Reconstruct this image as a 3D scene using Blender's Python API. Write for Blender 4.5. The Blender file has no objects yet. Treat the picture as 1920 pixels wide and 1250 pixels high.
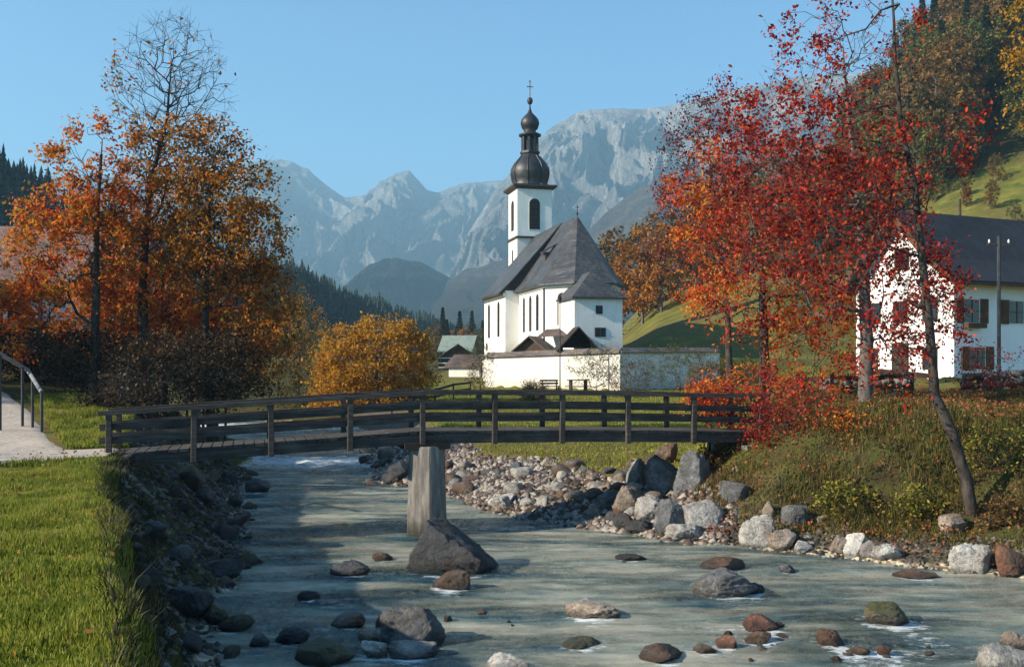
import bpy, math, random
import numpy as np
from mathutils import Vector, Matrix, noise as mnoise
R = math.radians
rng = np.random.default_rng(7)
random.seed(7)
scene = bpy.context.scene

# ------------------------------------------------------------------ camera, sky, sun, exposure
F = 1867.0; HZ = 690.0; EYE = 4.0
cam_d = bpy.data.cameras.new("camera"); cam = bpy.data.objects.new("camera", cam_d)
scene.collection.objects.link(cam); scene.camera = cam
cam.location = (0, 0, EYE); cam.rotation_euler = (R(90), 0, 0)
cam_d.lens = 35; cam_d.sensor_width = 36; cam_d.shift_y = 65/1920; cam_d.clip_start = .1; cam_d.clip_end = 60000

SUN_AZ = (-.945, -.327); SUN_EL = 27
sunvec = Vector((SUN_AZ[0]*math.cos(R(SUN_EL)), SUN_AZ[1]*math.cos(R(SUN_EL)), math.sin(R(SUN_EL)))).normalized()
world = bpy.data.worlds.new("World"); scene.world = world; world.use_nodes = True
wn = world.node_tree; wbg = wn.nodes["Background"]
sky = wn.nodes.new("ShaderNodeTexSky"); sky.sky_type = 'NISHITA'; sky.sun_disc = False
sky.sun_elevation = R(SUN_EL); sky.sun_rotation = math.atan2(SUN_AZ[0], SUN_AZ[1])
sky.altitude = 600; sky.air_density = 1.0; sky.dust_density = 0.0; sky.ozone_density = 1.6
tint = wn.nodes.new('ShaderNodeVectorMath'); tint.operation = 'MULTIPLY'; tint.inputs[1].default_value = (.70, 1.14, 1.34)
wn.links.new(sky.outputs[0], tint.inputs[0]); wn.links.new(tint.outputs[0], wbg.inputs[0]); wbg.inputs[1].default_value = 0.068
sd = bpy.data.lights.new("sun", 'SUN'); sd.energy = 5.0; sd.angle = R(.5); sd.color = (1, .89, .71)
sun = bpy.data.objects.new("sun", sd); scene.collection.objects.link(sun)
sun.rotation_euler = sunvec.to_track_quat('Z', 'Y').to_euler()
scene.view_settings.view_transform = 'Standard'; scene.view_settings.look = 'None'
scene.view_settings.exposure = 1.25; scene.view_settings.gamma = 1
scene.cycles.max_bounces = 6; scene.cycles.transparent_max_bounces = 8
scene.cycles.use_denoising = True

# ------------------------------------------------------------------ helpers
C = scene.collection
def at(px, py, Y): return Vector(((px-960)/F*Y, Y, EYE+(HZ-py)/F*Y))
def tag(o, label=None, cat=None, group=None, kind=None):
    if label: o["label"] = label
    if cat: o["category"] = cat
    if group: o["group"] = group
    if kind: o["kind"] = kind
    return o
def empty(name, loc=(0, 0, 0), rz=0, label=None, cat=None, group=None):
    o = bpy.data.objects.new(name, None); C.objects.link(o); o.location = loc; o.rotation_euler.z = rz
    return tag(o, label, cat, group)
def link(name, me, mat, parent=None):
    if mat is not None:
        for m in (mat if isinstance(mat, (list, tuple)) else [mat]): me.materials.append(m)
    o = bpy.data.objects.new(name, me); C.objects.link(o)
    if parent is not None: o.parent = parent
    return o
def fast(name, V, Fa, mat, parent=None, smooth=False, midx=None):
    V = np.asarray(V, np.float32); Fa = np.asarray(Fa, np.int32); n, k = Fa.shape
    me = bpy.data.meshes.new(name)
    me.vertices.add(len(V)); me.vertices.foreach_set("co", V.ravel())
    me.loops.add(n*k); me.loops.foreach_set("vertex_index", Fa.ravel())
    me.polygons.add(n); me.polygons.foreach_set("loop_start", np.arange(0, n*k, k, dtype=np.int32))
    me.polygons.foreach_set("loop_total", np.full(n, k, np.int32))
    if smooth: me.polygons.foreach_set("use_smooth", np.ones(n, bool))
    if midx is not None: me.polygons.foreach_set("material_index", np.asarray(midx, np.int32))
    me.update(calc_edges=True); me.validate()
    return link(name, me, mat, parent)
class MB:
    def __init__(s): s.v = []; s.f = []
    def add(s, vs, fs):
        b = len(s.v); s.v += [tuple(v) for v in vs]; s.f += [tuple(i+b for i in f) for f in fs]; return s
    def box(s, c, size, rz=0, rx=0, ry=0):
        M = Matrix.Rotation(rz, 3, 'Z') @ Matrix.Rotation(ry, 3, 'Y') @ Matrix.Rotation(rx, 3, 'X'); c = Vector(c)
        vs = [c + M @ Vector((x*size[0]/2, y*size[1]/2, z*size[2]/2)) for x in (-1, 1) for y in (-1, 1) for z in (-1, 1)]
        return s.add(vs, [(0, 1, 3, 2), (4, 6, 7, 5), (0, 4, 5, 1), (2, 3, 7, 6), (0, 2, 6, 4), (1, 5, 7, 3)])
    def bar(s, a, b, w, h):
        a = Vector(a); b = Vector(b); d = (b-a); L = d.length; d.normalize()
        side = d.cross(Vector((0, 0, 1)))
        if side.length < 1e-3: side = Vector((1, 0, 0))
        side.normalize(); up = side.cross(d)
        vs = [p + side*x*w/2 + up*z*h/2 for p in (a, b) for x, z in ((-1, -1), (1, -1), (1, 1), (-1, 1))]
        return s.add(vs, [(3, 2, 1, 0), (4, 5, 6, 7), (0, 1, 5, 4), (1, 2, 6, 5), (2, 3, 7, 6), (3, 0, 4, 7)])
    def prism(s, poly, z0, z1, top=None):
        n = len(poly); top = top or poly
        vs = [(p[0], p[1], z0) for p in poly] + [(p[0], p[1], z1) for p in top]
        return s.add(vs, [tuple(reversed(range(n))), tuple(range(n, 2*n))] + [(i, (i+1) % n, n+(i+1) % n, n+i) for i in range(n)])
    def tube(s, pts, rad, n=8):
        pts = [Vector(p) for p in pts]; rad = rad if isinstance(rad, (list, tuple)) else [rad]*len(pts); vs = []
        for i, p in enumerate(pts):
            d = (pts[min(i+1, len(pts)-1)]-pts[max(i-1, 0)]).normalized()
            a = d.orthogonal().normalized() if i == 0 else (a - d*a.dot(d)).normalized()
            b = d.cross(a)
            vs += [p + (a*math.cos(2*math.pi*k/n)+b*math.sin(2*math.pi*k/n))*rad[i] for k in range(n)]
        fs = [(i*n+k, i*n+(k+1) % n, (i+1)*n+(k+1) % n, (i+1)*n+k) for i in range(len(pts)-1) for k in range(n)]
        fs += [tuple(reversed(range(n))), tuple(range((len(pts)-1)*n, len(pts)*n))]
        return s.add(vs, fs)
    def lathe(s, prof, n=8, c=(0, 0), ph=0):
        vs = [(c[0]+r*math.cos(2*math.pi*(k+ph)/n), c[1]+r*math.sin(2*math.pi*(k+ph)/n), z) for r, z in prof for k in range(n)]
        m = len(prof)
        fs = [(i*n+k, i*n+(k+1) % n, (i+1)*n+(k+1) % n, (i+1)*n+k) for i in range(m-1) for k in range(n)]
        fs += [tuple(reversed(range(n))), tuple(range((m-1)*n, m*n))]
        return s.add(vs, fs)
    def build(s, name, mat, parent=None, smooth=False, bevel=0):
        me = bpy.data.meshes.new(name); me.from_pydata(s.v, [], s.f)
        if smooth: me.polygons.foreach_set("use_smooth", [True]*len(me.polygons))
        me.update()
        o = link(name, me, mat, parent)
        if bevel:
            b = o.modifiers.new("b", 'BEVEL'); b.width = bevel; b.segments = 1; b.limit_method = 'ANGLE'
        return o
def smooth01(x): x = np.clip(x, 0, 1); return x*x*(3-2*x)
def vnoise(X, Y, Z=0, scale=1.0, octs=3, H=.6):
    X = np.atleast_1d(X).ravel(); Y = np.broadcast_to(Y, X.shape).ravel(); Z = np.broadcast_to(Z, X.shape).ravel()
    return np.array([mnoise.fractal(Vector((x*scale, y*scale, z*scale)), H, 2.0, octs) for x, y, z in zip(X, Y, Z)])

# cheap vectorised value noise
_perm = rng.random((256, 256)).astype(np.float32)
def qn(x, y, octs=4, gain=.5):
    x = np.asarray(x, float); y = np.asarray(y, float); out = 0; amp = 1; tot = 0
    for o in range(octs):
        xi = np.floor(x).astype(int); yi = np.floor(y).astype(int); fx = smooth01(x-xi); fy = smooth01(y-yi)
        a = _perm[xi % 256, yi % 256]; b = _perm[(xi+1) % 256, yi % 256]; c = _perm[xi % 256, (yi+1) % 256]; d = _perm[(xi+1) % 256, (yi+1) % 256]
        out = out + amp*((a*(1-fx)+b*fx)*(1-fy)+(c*(1-fx)+d*fx)*fy - .5)*2; tot += amp; amp *= gain
        x = x*2.03+17.1; y = y*2.03+5.7
    return out/tot

# ------------------------------------------------------------------ materials
def newmat(name):
    m = bpy.data.materials.new(name); m.use_nodes = True; nt = m.node_tree
    return m, nt, nt.nodes["Principled BSDF"]
def N(nt, t, **kw):
    n = nt.nodes.new(t)
    for k, v in kw.items():
        if k.startswith("i_"): n.inputs[k[2:].replace("_", " ")].default_value = v
        else: setattr(n, k, v)
    return n
def ramp(nt, fac, cols, interp='LINEAR'):
    r = nt.nodes.new("ShaderNodeValToRGB"); r.color_ramp.interpolation = interp
    e = r.color_ramp.elements
    while len(e) < len(cols): e.new(.5)
    for i, (p, c) in enumerate(cols): e[i].position = p; e[i].color = (*c, 1)
    nt.links.new(fac, r.inputs[0]); return r.outputs[0]
def coords(nt, scale=(1, 1, 1), kind="Object", rot=(0, 0, 0)):
    tc = N(nt, "ShaderNodeTexCoord"); mp = N(nt, "ShaderNodeMapping"); mp.inputs["Scale"].default_value = scale; mp.inputs["Rotation"].default_value = rot
    nt.links.new(tc.outputs[kind], mp.inputs[0]); return mp.outputs[0]
def noise(nt, vec, scale, detail=6, rough=.6, out="Fac"):
    n = N(nt, "ShaderNodeTexNoise"); n.inputs["Scale"].default_value = scale; n.inputs["Detail"].default_value = detail; n.inputs["Roughness"].default_value = rough
    if vec is not None: nt.links.new(vec, n.inputs["Vector"])
    return n.outputs[out]
def mix(nt, fac, a, b, mode='MIX'):
    m = N(nt, "ShaderNodeMix", data_type='RGBA', blend_type=mode)
    for sock, v in ((m.inputs["Factor"], fac), (m.inputs["A"], a), (m.inputs["B"], b)):
        pass
    fs = [i for i in m.inputs if i.name == "Factor" and i.type == 'VALUE'][0]; A = [i for i in m.inputs if i.name == "A" and i.type == 'RGBA'][0]; B = [i for i in m.inputs if i.name == "B" and i.type == 'RGBA'][0]
    for sock, v in ((fs, fac), (A, a), (B, b)):
        if isinstance(v, (int, float)): sock.default_value = v
        elif isinstance(v, tuple): sock.default_value = (*v, 1)
        else: nt.links.new(v, sock)
    return [o for o in m.outputs if o.type == 'RGBA'][0]
def math_(nt, op, a, b=0.0):
    m = N(nt, "ShaderNodeMath", operation=op)
    for i, v in enumerate((a, b)):
        if isinstance(v, (int, float)): m.inputs[i].default_value = v
        else: nt.links.new(v, m.inputs[i])
    return m.outputs[0]
def bump(nt, bsdf, h, strength, dist):
    b = N(nt, "ShaderNodeBump"); b.inputs["Strength"].default_value = strength; b.inputs["Distance"].default_value = dist
    nt.links.new(h, b.inputs["Height"]); nt.links.new(b.outputs[0], bsdf.inputs["Normal"]); return b
def simple(name, c1, c2, scale=3, rough=.85, bs=.3, bd=.02, kind="Object", mscale=(1, 1, 1), spec=.3):
    m, nt, b = newmat(name); v = coords(nt, mscale, kind)
    f = noise(nt, v, scale); nt.links.new(ramp(nt, f, [(.35, c1), (.65, c2)]), b.inputs["Base Color"])
    b.inputs["Roughness"].default_value = rough; b.inputs["Specular IOR Level"].default_value = spec
    if bs: bump(nt, b, noise(nt, v, scale*4), bs, bd)
    return m
def leafmat(name, cols, clump=.5, trans=.35, jitter=.6):
    m, nt, b = newmat(name)
    g = N(nt, "ShaderNodeNewGeometry"); v = coords(nt)
    f = noise(nt, v, clump, 3, .6)
    f2 = math_(nt, 'MULTIPLY', math_(nt, 'SUBTRACT', f, .5), 1.9)
    r = math_(nt, 'MULTIPLY', math_(nt, 'SUBTRACT', g.outputs["Random Per Island"], .5), jitter)
    fac = math_(nt, 'ADD', math_(nt, 'ADD', f2, r), .5)
    n = len(cols)
    col = ramp(nt, fac, [(i/(n-1)*.86+.07, c) for i, c in enumerate(cols)])
    nt.links.new(col, b.inputs["Base Color"]); b.inputs["Roughness"].default_value = .6; b.inputs["Specular IOR Level"].default_value = .25
    t = N(nt, "ShaderNodeBsdfTranslucent"); nt.links.new(col, t.inputs[0])
    ms = N(nt, "ShaderNodeMixShader"); ms.inputs[0].default_value = trans
    nt.links.new(b.outputs[0], ms.inputs[1]); nt.links.new(t.outputs[0], ms.inputs[2]); nt.links.new(ms.outputs[0], nt.nodes["Material Output"].inputs[0])
    return m
def rockmat(name, dark, light, stain, moss=0, wet=True):
    m, nt, b = newmat(name); oi = N(nt, "ShaderNodeObjectInfo"); v = coords(nt)
    add = N(nt, "ShaderNodeVectorMath", operation='ADD'); nt.links.new(v, add.inputs[0]); nt.links.new(oi.outputs["Location"], add.inputs[1]); v = add.outputs[0]
    f = noise(nt, v, 3.2, 8, .65); col = ramp(nt, f, [(.3, dark), (.55, tuple((a+c)/2 for a, c in zip(dark, light))), (.72, light)])
    f2 = noise(nt, v, 1.3, 3); col = mix(nt, ramp(nt, f2, [(.5, (0, 0, 0)), (.68, (1, 1, 1))]), col, stain)
    bri = math_(nt, 'ADD', math_(nt, 'MULTIPLY', oi.outputs["Random"], .6), .7)
    col = mix(nt, 1.0, col, bri, 'MULTIPLY')
    if moss:
        g = N(nt, "ShaderNodeNewGeometry"); sx = N(nt, "ShaderNodeSeparateXYZ"); nt.links.new(g.outputs["Normal"], sx.inputs[0])
        mm = math_(nt, 'MULTIPLY', math_(nt, 'GREATER_THAN', math_(nt, 'ADD', math_(nt, 'MULTIPLY', sx.outputs[2], .5), noise(nt, v, 4)), 1.15-moss*.4), .8)
        col = mix(nt, mm, col, (.07, .075, .015))
    nt.links.new(col, b.inputs["Base Color"]); b.inputs["Roughness"].default_value = .8 if not wet else .6
    g2 = N(nt, "ShaderNodeNewGeometry"); s2 = N(nt, "ShaderNodeSeparateXYZ"); nt.links.new(g2.outputs["Position"], s2.inputs[0])
    wetk = ramp(nt, math_(nt, 'ADD', s2.outputs[2], math_(nt, 'MULTIPLY', noise(nt, v, 5), .16)), [(.13, (.38, .38, .38)), (.22, (1, 1, 1))])
    col = mix(nt, 1.0, col, wetk, 'MULTIPLY')
    vn = N(nt, "ShaderNodeTexVoronoi", feature='DISTANCE_TO_EDGE'); vn.inputs["Scale"].default_value = 2.6; nv_ = N(nt, "ShaderNodeVectorMath", operation='ADD'); nt.links.new(v, nv_.inputs[0]); nt.links.new(noise(nt, v, 3, 4, .6, "Color"), nv_.inputs[1]); nt.links.new(nv_.outputs[0], vn.inputs["Vector"])
    crack = ramp(nt, vn.outputs["Distance"], [(0, (.45, .45, .45)), (.06, (1, 1, 1))]); col = mix(nt, .8, col, mix(nt, 1.0, col, crack, 'MULTIPLY'))
    col = mix(nt, 1.0, col, ramp(nt, noise(nt, v, 22, 5, .8), [(.35, (.6, .6, .6)), (.65, (1.3, 1.3, 1.3))]), 'MULTIPLY')
    nt.links.new(col, b.inputs["Base Color"])
    hh = math_(nt, 'ADD', math_(nt, 'MULTIPLY', noise(nt, v, 6, 10, .75), 1.0), math_(nt, 'MULTIPLY', crack, .15))
    bump(nt, b, hh, .9, .12)
    return m
M = {}
def plaster(name, c1, c2, stain, z0, zh):
    m, nt, b = newmat(name); v = coords(nt)
    col = ramp(nt, noise(nt, v, .6, 8, .7), [(.35, c1), (.65, c2)])
    g = N(nt, "ShaderNodeNewGeometry"); sx = N(nt, "ShaderNodeSeparateXYZ"); nt.links.new(g.outputs["Position"], sx.inputs[0])
    st = ramp(nt, noise(nt, coords(nt, (1, 1, .15)), 1.6, 7, .75), [(.50, (0, 0, 0)), (.74, (.5, .5, .5))]); col = mix(nt, st, col, stain)
    dz = math_(nt, 'ADD', math_(nt, 'DIVIDE', math_(nt, 'SUBTRACT', sx.outputs[2], z0), zh), math_(nt, 'MULTIPLY', math_(nt, 'SUBTRACT', noise(nt, v, 1.2, 6, .7), .5), 1.6))
    col = mix(nt, ramp(nt, dz, [(.25, (.55, .55, .55)), (1.0, (0, 0, 0))]), col, stain)
    nt.links.new(col, b.inputs["Base Color"]); b.inputs["Roughness"].default_value = .92; b.inputs["Specular IOR Level"].default_value = .15
    bump(nt, b, noise(nt, v, 5, 8, .7), .35, .03); return m
M['plaster'] = plaster("white_plaster", (.76, .72, .65), (.84, .81, .75), (.48, .42, .36), 4.9, 1.6)
M['plaster2'] = plaster("old_wall_plaster", (.72, .67, .58), (.84, .80, .71), (.42, .36, .28), 2.3, .8)
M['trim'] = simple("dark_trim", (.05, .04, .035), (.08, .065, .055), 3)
M['glass'] = simple("dark_window_glass", (.012, .014, .018), (.03, .03, .035), 2, .2, 0, 0, spec=.5)
M['louvre'] = simple("dark_louvre", (.015, .013, .012), (.035, .03, .026), 4, .8)
M['copper'] = simple("weathered_dark_dome", (.010, .011, .013), (.034, .034, .036), 2.2, .5, .3, .03, spec=.5)
M['gold'] = simple("dull_gilding", (.10, .07, .03), (.20, .14, .05), 5, .4)
def grainwood():
    m, nt, b = newmat("weathered_grey_wood"); v = coords(nt, (.5, 4, 9)); v2 = coords(nt)
    col = ramp(nt, noise(nt, v, 3.0, 8, .7), [(.3, (.012, .010, .009)), (.5, (.038, .032, .028)), (.7, (.10, .085, .072))])
    col = mix(nt, 1.0, col, ramp(nt, noise(nt, v2, 1.1, 5, .7), [(.35, (.55, .5, .5)), (.65, (1.5, 1.45, 1.4))]), 'MULTIPLY')
    nt.links.new(col, b.inputs["Base Color"]); b.inputs["Roughness"].default_value = .85; bump(nt, b, noise(nt, v, 8, 6, .7), .6, .01); return m
M['wood'] = grainwood()
M['wooddark'] = simple("dark_brown_wood", (.018, .013, .010), (.05, .034, .024), 2.5, .85, .4, .01)
M['concrete'] = simple("weathered_pier_timber", (.10, .09, .08), (.34, .31, .27), 1.2, .9, .5, .03, mscale=(3, 3, .7))
def piermat():
    m, nt, b = newmat("weathered_pier_timber"); v = coords(nt, (4, 4, .6))
    col = ramp(nt, noise(nt, v, 1.4, 8, .7), [(.32, (.05, .045, .04)), (.5, (.14, .125, .11)), (.68, (.30, .275, .24))])
    g = N(nt, "ShaderNodeNewGeometry"); sx = N(nt, "ShaderNodeSeparateXYZ"); nt.links.new(g.outputs["Position"], sx.inputs[0])
    w = ramp(nt, math_(nt, 'ADD', sx.outputs[2], math_(nt, 'MULTIPLY', noise(nt, coords(nt), 2.5, 6, .7), .5)), [(.35, (.28, .30, .22)), (.62, (1, 1, 1))])
    col = mix(nt, 1.0, col, w, 'MULTIPLY'); nt.links.new(col, b.inputs["Base Color"]); b.inputs["Roughness"].default_value = .85
    bump(nt, b, noise(nt, v, 3, 8, .7), .7, .04); return m
M['concrete'] = piermat()
M['metal'] = simple("galvanised_pipe", (.12, .12, .125), (.24, .24, .245), 6, .45, 0, 0)
M['darkmetal'] = simple("dark_metal", (.03, .03, .035), (.05, .05, .055), 6, .5, 0, 0)
M['bark'] = simple("dark_bark", (.018, .014, .012), (.075, .06, .05), 9, .95, .8, .02, mscale=(1, 1, .35))
M['barkgrey'] = simple("grey_bark", (.05, .045, .04), (.16, .14, .125), 7, .95, .8, .02, mscale=(1, 1, .35))
M['brownboard'] = simple("brown_boards", (.05, .03, .02), (.11, .07, .045), 3, .85, .3, .01)
M['ochre'] = simple("brown_stained_wood", (.07, .035, .018), (.13, .065, .03), 3, .8, .3, .01)
M['stonewall'] = rockmat("rubble_wall", (.12, .11, .10), (.34, .31, .28), (.10, .10, .05))
def slate(name, c1, c2, sc=1.0, rough=.55):
    m, nt, b = newmat(name)
    tc = N(nt, "ShaderNodeTexCoord"); sx = N(nt, "ShaderNodeSeparateXYZ"); nt.links.new(tc.outputs["Object"], sx.inputs[0])
    g = N(nt, "ShaderNodeNewGeometry")
    u = math_(nt, 'ADD', sx.outputs[0], sx.outputs[1]); cx = N(nt, "ShaderNodeCombineXYZ")
    nt.links.new(u, cx.inputs[0]); nt.links.new(sx.outputs[2], cx.inputs[1])
    br = N(nt, "ShaderNodeTexBrick"); nt.links.new(cx.outputs[0], br.inputs["Vector"]); br.inputs["Scale"].default_value = 2.2*sc
    br.inputs["Color1"].default_value = (*c1, 1); br.inputs["Color2"].default_value = (*c2, 1); br.inputs["Mortar"].default_value = (c1[0]*.4, c1[1]*.4, c1[2]*.4, 1)
    br.inputs["Mortar Size"].default_value = .03; br.inputs["Brick Width"].default_value = .5; br.inputs["Row Height"].default_value = .35
    f = noise(nt, tc.outputs["Object"], .5, 5)
    col = mix(nt, 1.0, br.outputs["Color"], ramp(nt, f, [(.3, (.5, .5, .5)), (.7, (1.45, 1.4, 1.35))]), 'MULTIPLY')
    col = mix(nt, 1.0, col, ramp(nt, noise(nt, coords(nt, (1, 1, .25)), 2.5, 6, .8), [(.35, (.65, .65, .65)), (.65, (1.4, 1.4, 1.4))]), 'MULTIPLY')
    nt.links.new(col, b.inputs["Base Color"]); b.inputs["Roughness"].default_value = rough
    bump(nt, b, br.outputs["Fac"], -.4, .03); return m
M['slate'] = slate("church_shingles", (.038, .038, .041), (.082, .080, .081))
M['slateblue'] = slate("dark_house_roof", (.008, .010, .016), (.018, .022, .032), 1.6, .8)
M['tile'] = slate("red_brown_tiles", (.14, .08, .065), (.24, .15, .12), 1.6, .8)
M['shingle'] = slate("brown_shingles", (.07, .045, .038), (.13, .09, .075), 2.0, .8)
M['walltile'] = slate("wall_coping_tiles", (.10, .08, .07), (.20, .16, .14), 2.0, .8)
RK = {
 'grey': rockmat("grey_rock", (.05, .052, .056), (.22, .22, .22), (.10, .09, .075)),
 'dark': rockmat("dark_rock", (.016, .017, .02), (.085, .085, .09), (.05, .03, .02)),
 'pale': rockmat("pale_rock", (.28, .26, .24), (.64, .61, .56), (.20, .17, .14), wet=False),
 'brown': rockmat("rusty_brown_rock", (.05, .026, .014), (.20, .11, .06), (.18, .15, .12)),
 'red': rockmat("reddish_rock", (.09, .03, .018), (.30, .13, .07), (.08, .05, .03)),
 'moss': rockmat("mossy_rock", (.05, .045, .035), (.18, .15, .11), (.10, .07, .02), moss=.8),
 'tan': rockmat("tan_rock", (.18, .14, .11), (.42, .34, .27), (.14, .09, .06), wet=False)}

# ------------------------------------------------------------------ terrain
Ly = [0, 6, 10, 13.3, 16, 19, 24, 28.7, 35.6, 41.5, 48, 52, 55, 58, 60, 70]
Lx = [1.0, -1.2, -3.0, -4.2, -4.9, -5.5, -6.7, -8.1, -9.7, -11.1, -12.4, -14.5, -20, -32, -70, -200]
Ry = [0, 10, 13.3, 17, 18.9, 21.3, 23.3, 24.9, 28.7, 32.5, 34.7, 41.5, 48, 54, 58, 61, 64, 68, 75]
Rx = [30, 23, 16, 11.9, 9.7, 6.85, 3.6, 1.87, -1.2, -2.3, -4.3, -5.8, -6.9, -7.8, -9.5, -13, -22, -60, -200]
Ey = [0, 5.7, 10.5, 16.5, 22.5, 28, 40, 50, 56, 60]; Ex = [-.3, -2.2, -4.25, -6.8, -9.0, -11, -15, -22, -40, -80]
def Lf(y): return np.interp(y, Ly, Lx) + .35*qn(y*.6, 3.3, 3)
def Rf(y): return np.interp(y, Ry, Rx) + .3*qn(y*.7, 9.3, 3)
def zw(y): return np.interp(y, [0, 40, 42.5, 52, 57, 60, 80], [0, 0, .22, .32, .6, .7, .9])
WA = np.array((-2.25, 85.5)); WB = np.array((8.5, 78.3)); WC = np.array((17.8, 85.4)); WD = np.array((-3.6, 118.0))
def sd_line(x, y, a, b):  # signed distance, positive on the left of a->b
    d = (b-a)/np.linalg.norm(b-a); return (x-a[0])*(-d[1]) + (y-a[1])*d[0]
CRX = [960, 1120, 1168, 1230, 1300, 1400, 1550, 1650, 1740, 1920, 2300, 4000]
CRY = [672, 640, 612, 540, 495, 440, 345, 250, 95, -60, -250, -400]
def gh(x, y):
    x = np.asarray(x, float); y = np.asarray(y, float); x, y = np.broadcast_arrays(x, y)
    yy = np.maximum(y, 0); w = zw(yy); L = Lf(yy); Rr = Rf(yy)
    # left bank
    E = np.interp(yy, Ey, Ex) + .25*qn(y*.5, 21.3, 2)
    zl = 2.22 + np.interp(yy, [0, 10, 20, 24, 30, 42, 80], [.12, 0, -.1, -.1, .35, 1.0, 1.2]) + np.clip((-x-12)*.06, 0, 1.2)*smooth01((yy-15)/8)
    sl = (L-x)/np.maximum(L-E, .6); pl = smooth01(np.clip(sl, 0, 1)*.9+.05)
    pl = np.clip(pl + .10*np.sin(np.clip(sl, 0, 1)*math.pi)*qn(x*1.5, y*1.5, 3), 0, 1.02)
    left = w + (zl-w)*pl
    # right bank
    dR = (np.interp(yy+.5, Ry, Rx)-np.interp(yy-.5, Ry, Rx)); per = (x-Rr)/np.sqrt(1+dR*dR)
    k = smooth01((x-(y-26)*.28-3.2)/5.0)
    mead = .95 + np.clip(yy-31, 0, 200)*.0262
    plat = mead*(1-k) + (2.92+.018*np.clip(yy-28, 0, 80))*k
    wid = 3.4*(1-k) + 6.2*k
    t = np.clip(per/wid, 0, 1); pr = t**(.9) * (1-k) + smooth01(t*.92+.08)*k
    right = w + (plat-w)*pr + k*(.30*qn(x*.8, y*.8, 4)+.45*qn(x*.33+4, y*.33, 2))*smooth01(per/2.0)
    z = np.where(x < (L+Rr)/2, left, right)
    inch = (x > L) & (x < Rr)
    dep = np.minimum(np.minimum(x-L, (Rr-x)/np.sqrt(1+dR*dR))/1.6, 1)
    z = np.where(inch, w - .42*np.clip(dep, 0, 1) + .10*qn(x*.8, y*.8, 3), z)
    # churchyard terrace
    f = np.minimum(np.minimum(sd_line(x, y, WA, WB), sd_line(x, y, WB, WC)), sd_line(x, y, WD, WA))
    z = z + (4.9-z)*smooth01((f-.2)/1.0)*smooth01((135-y)/20)
    # hillside behind on the right
    pxc = 960+F*x/np.maximum(y, 20.0)
    zc = 4+(690-np.interp(pxc, CRX, CRY))*285/F
    zc = zc*(1+.05*qn(pxc*.01, y*.01, 3))
    fr = np.clip((y-96)/190, 0, 1)**(.8+.35*smooth01((pxc-1420)/200))
    back = smooth01((y-320)/500)
    hill = z*(1-fr) + zc*fr
    hill = hill*(1-back)+3*back
    z = np.where((y > 96) & (pxc > 960), np.maximum(hill, z*(1-back)+3*back), z)
    z = np.where((y > 330) & (pxc <= 960), 3.0, z)
    return z + .05*qn(x*.7, y*.7, 3) + np.clip((yy-90)/200, 0, 1)*1.0*qn(x*.05, y*.05, 3)
def h1(x, y): return float(gh(np.array([x]), np.array([y]))[0])
def hit(px, py, y0=4.0, y1=400.0, water=True):
    ys = np.concatenate([np.arange(y0, 60, .05), np.arange(60, y1, .25)]); xs = (px-960)/F*ys; zs = EYE+(HZ-py)/F*ys
    g = gh(xs, ys)
    if water: g = np.maximum(g, np.where((xs > np.interp(ys, Ly, Lx)) & (xs < np.interp(ys, Ry, Rx)), zw(ys), -9))
    b = np.nonzero(zs <= g)[0]; i = b[0] if len(b) else len(ys)-1
    return Vector((xs[i], ys[i], g[i]))
def axis(segs):
    out = [segs[0][0]]
    for a, b, st in segs: out += list(np.linspace(a, b, max(2, int(round((b-a)/st))+1))[1:])
    return np.array(out)
gx = axis([(-9000, -600, 1400), (-600, -120, 48), (-120, -40, 4), (-40, -18, .8), (-18, 14, .16), (14, 30, .5), (30, 60, 1.5), (60, 240, 5), (240, 900, 60), (900, 9000, 1350)])
gy = axis([(-200, 0, 20), (0, 5, 1), (5, 36, .16), (36, 62, .35), (62, 110, .8), (110, 340, 3), (340, 900, 30), (900, 9200, 830)])
GX, GY = np.meshgrid(gx, gy); GZ = gh(GX, GY)
nx, ny = len(gx), len(gy)
idx = np.arange(nx*ny).reshape(ny, nx)
TF = np.stack([idx[:-1, :-1], idx[:-1, 1:], idx[1:, 1:], idx[1:, :-1]], -1).reshape(-1, 4)
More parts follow.
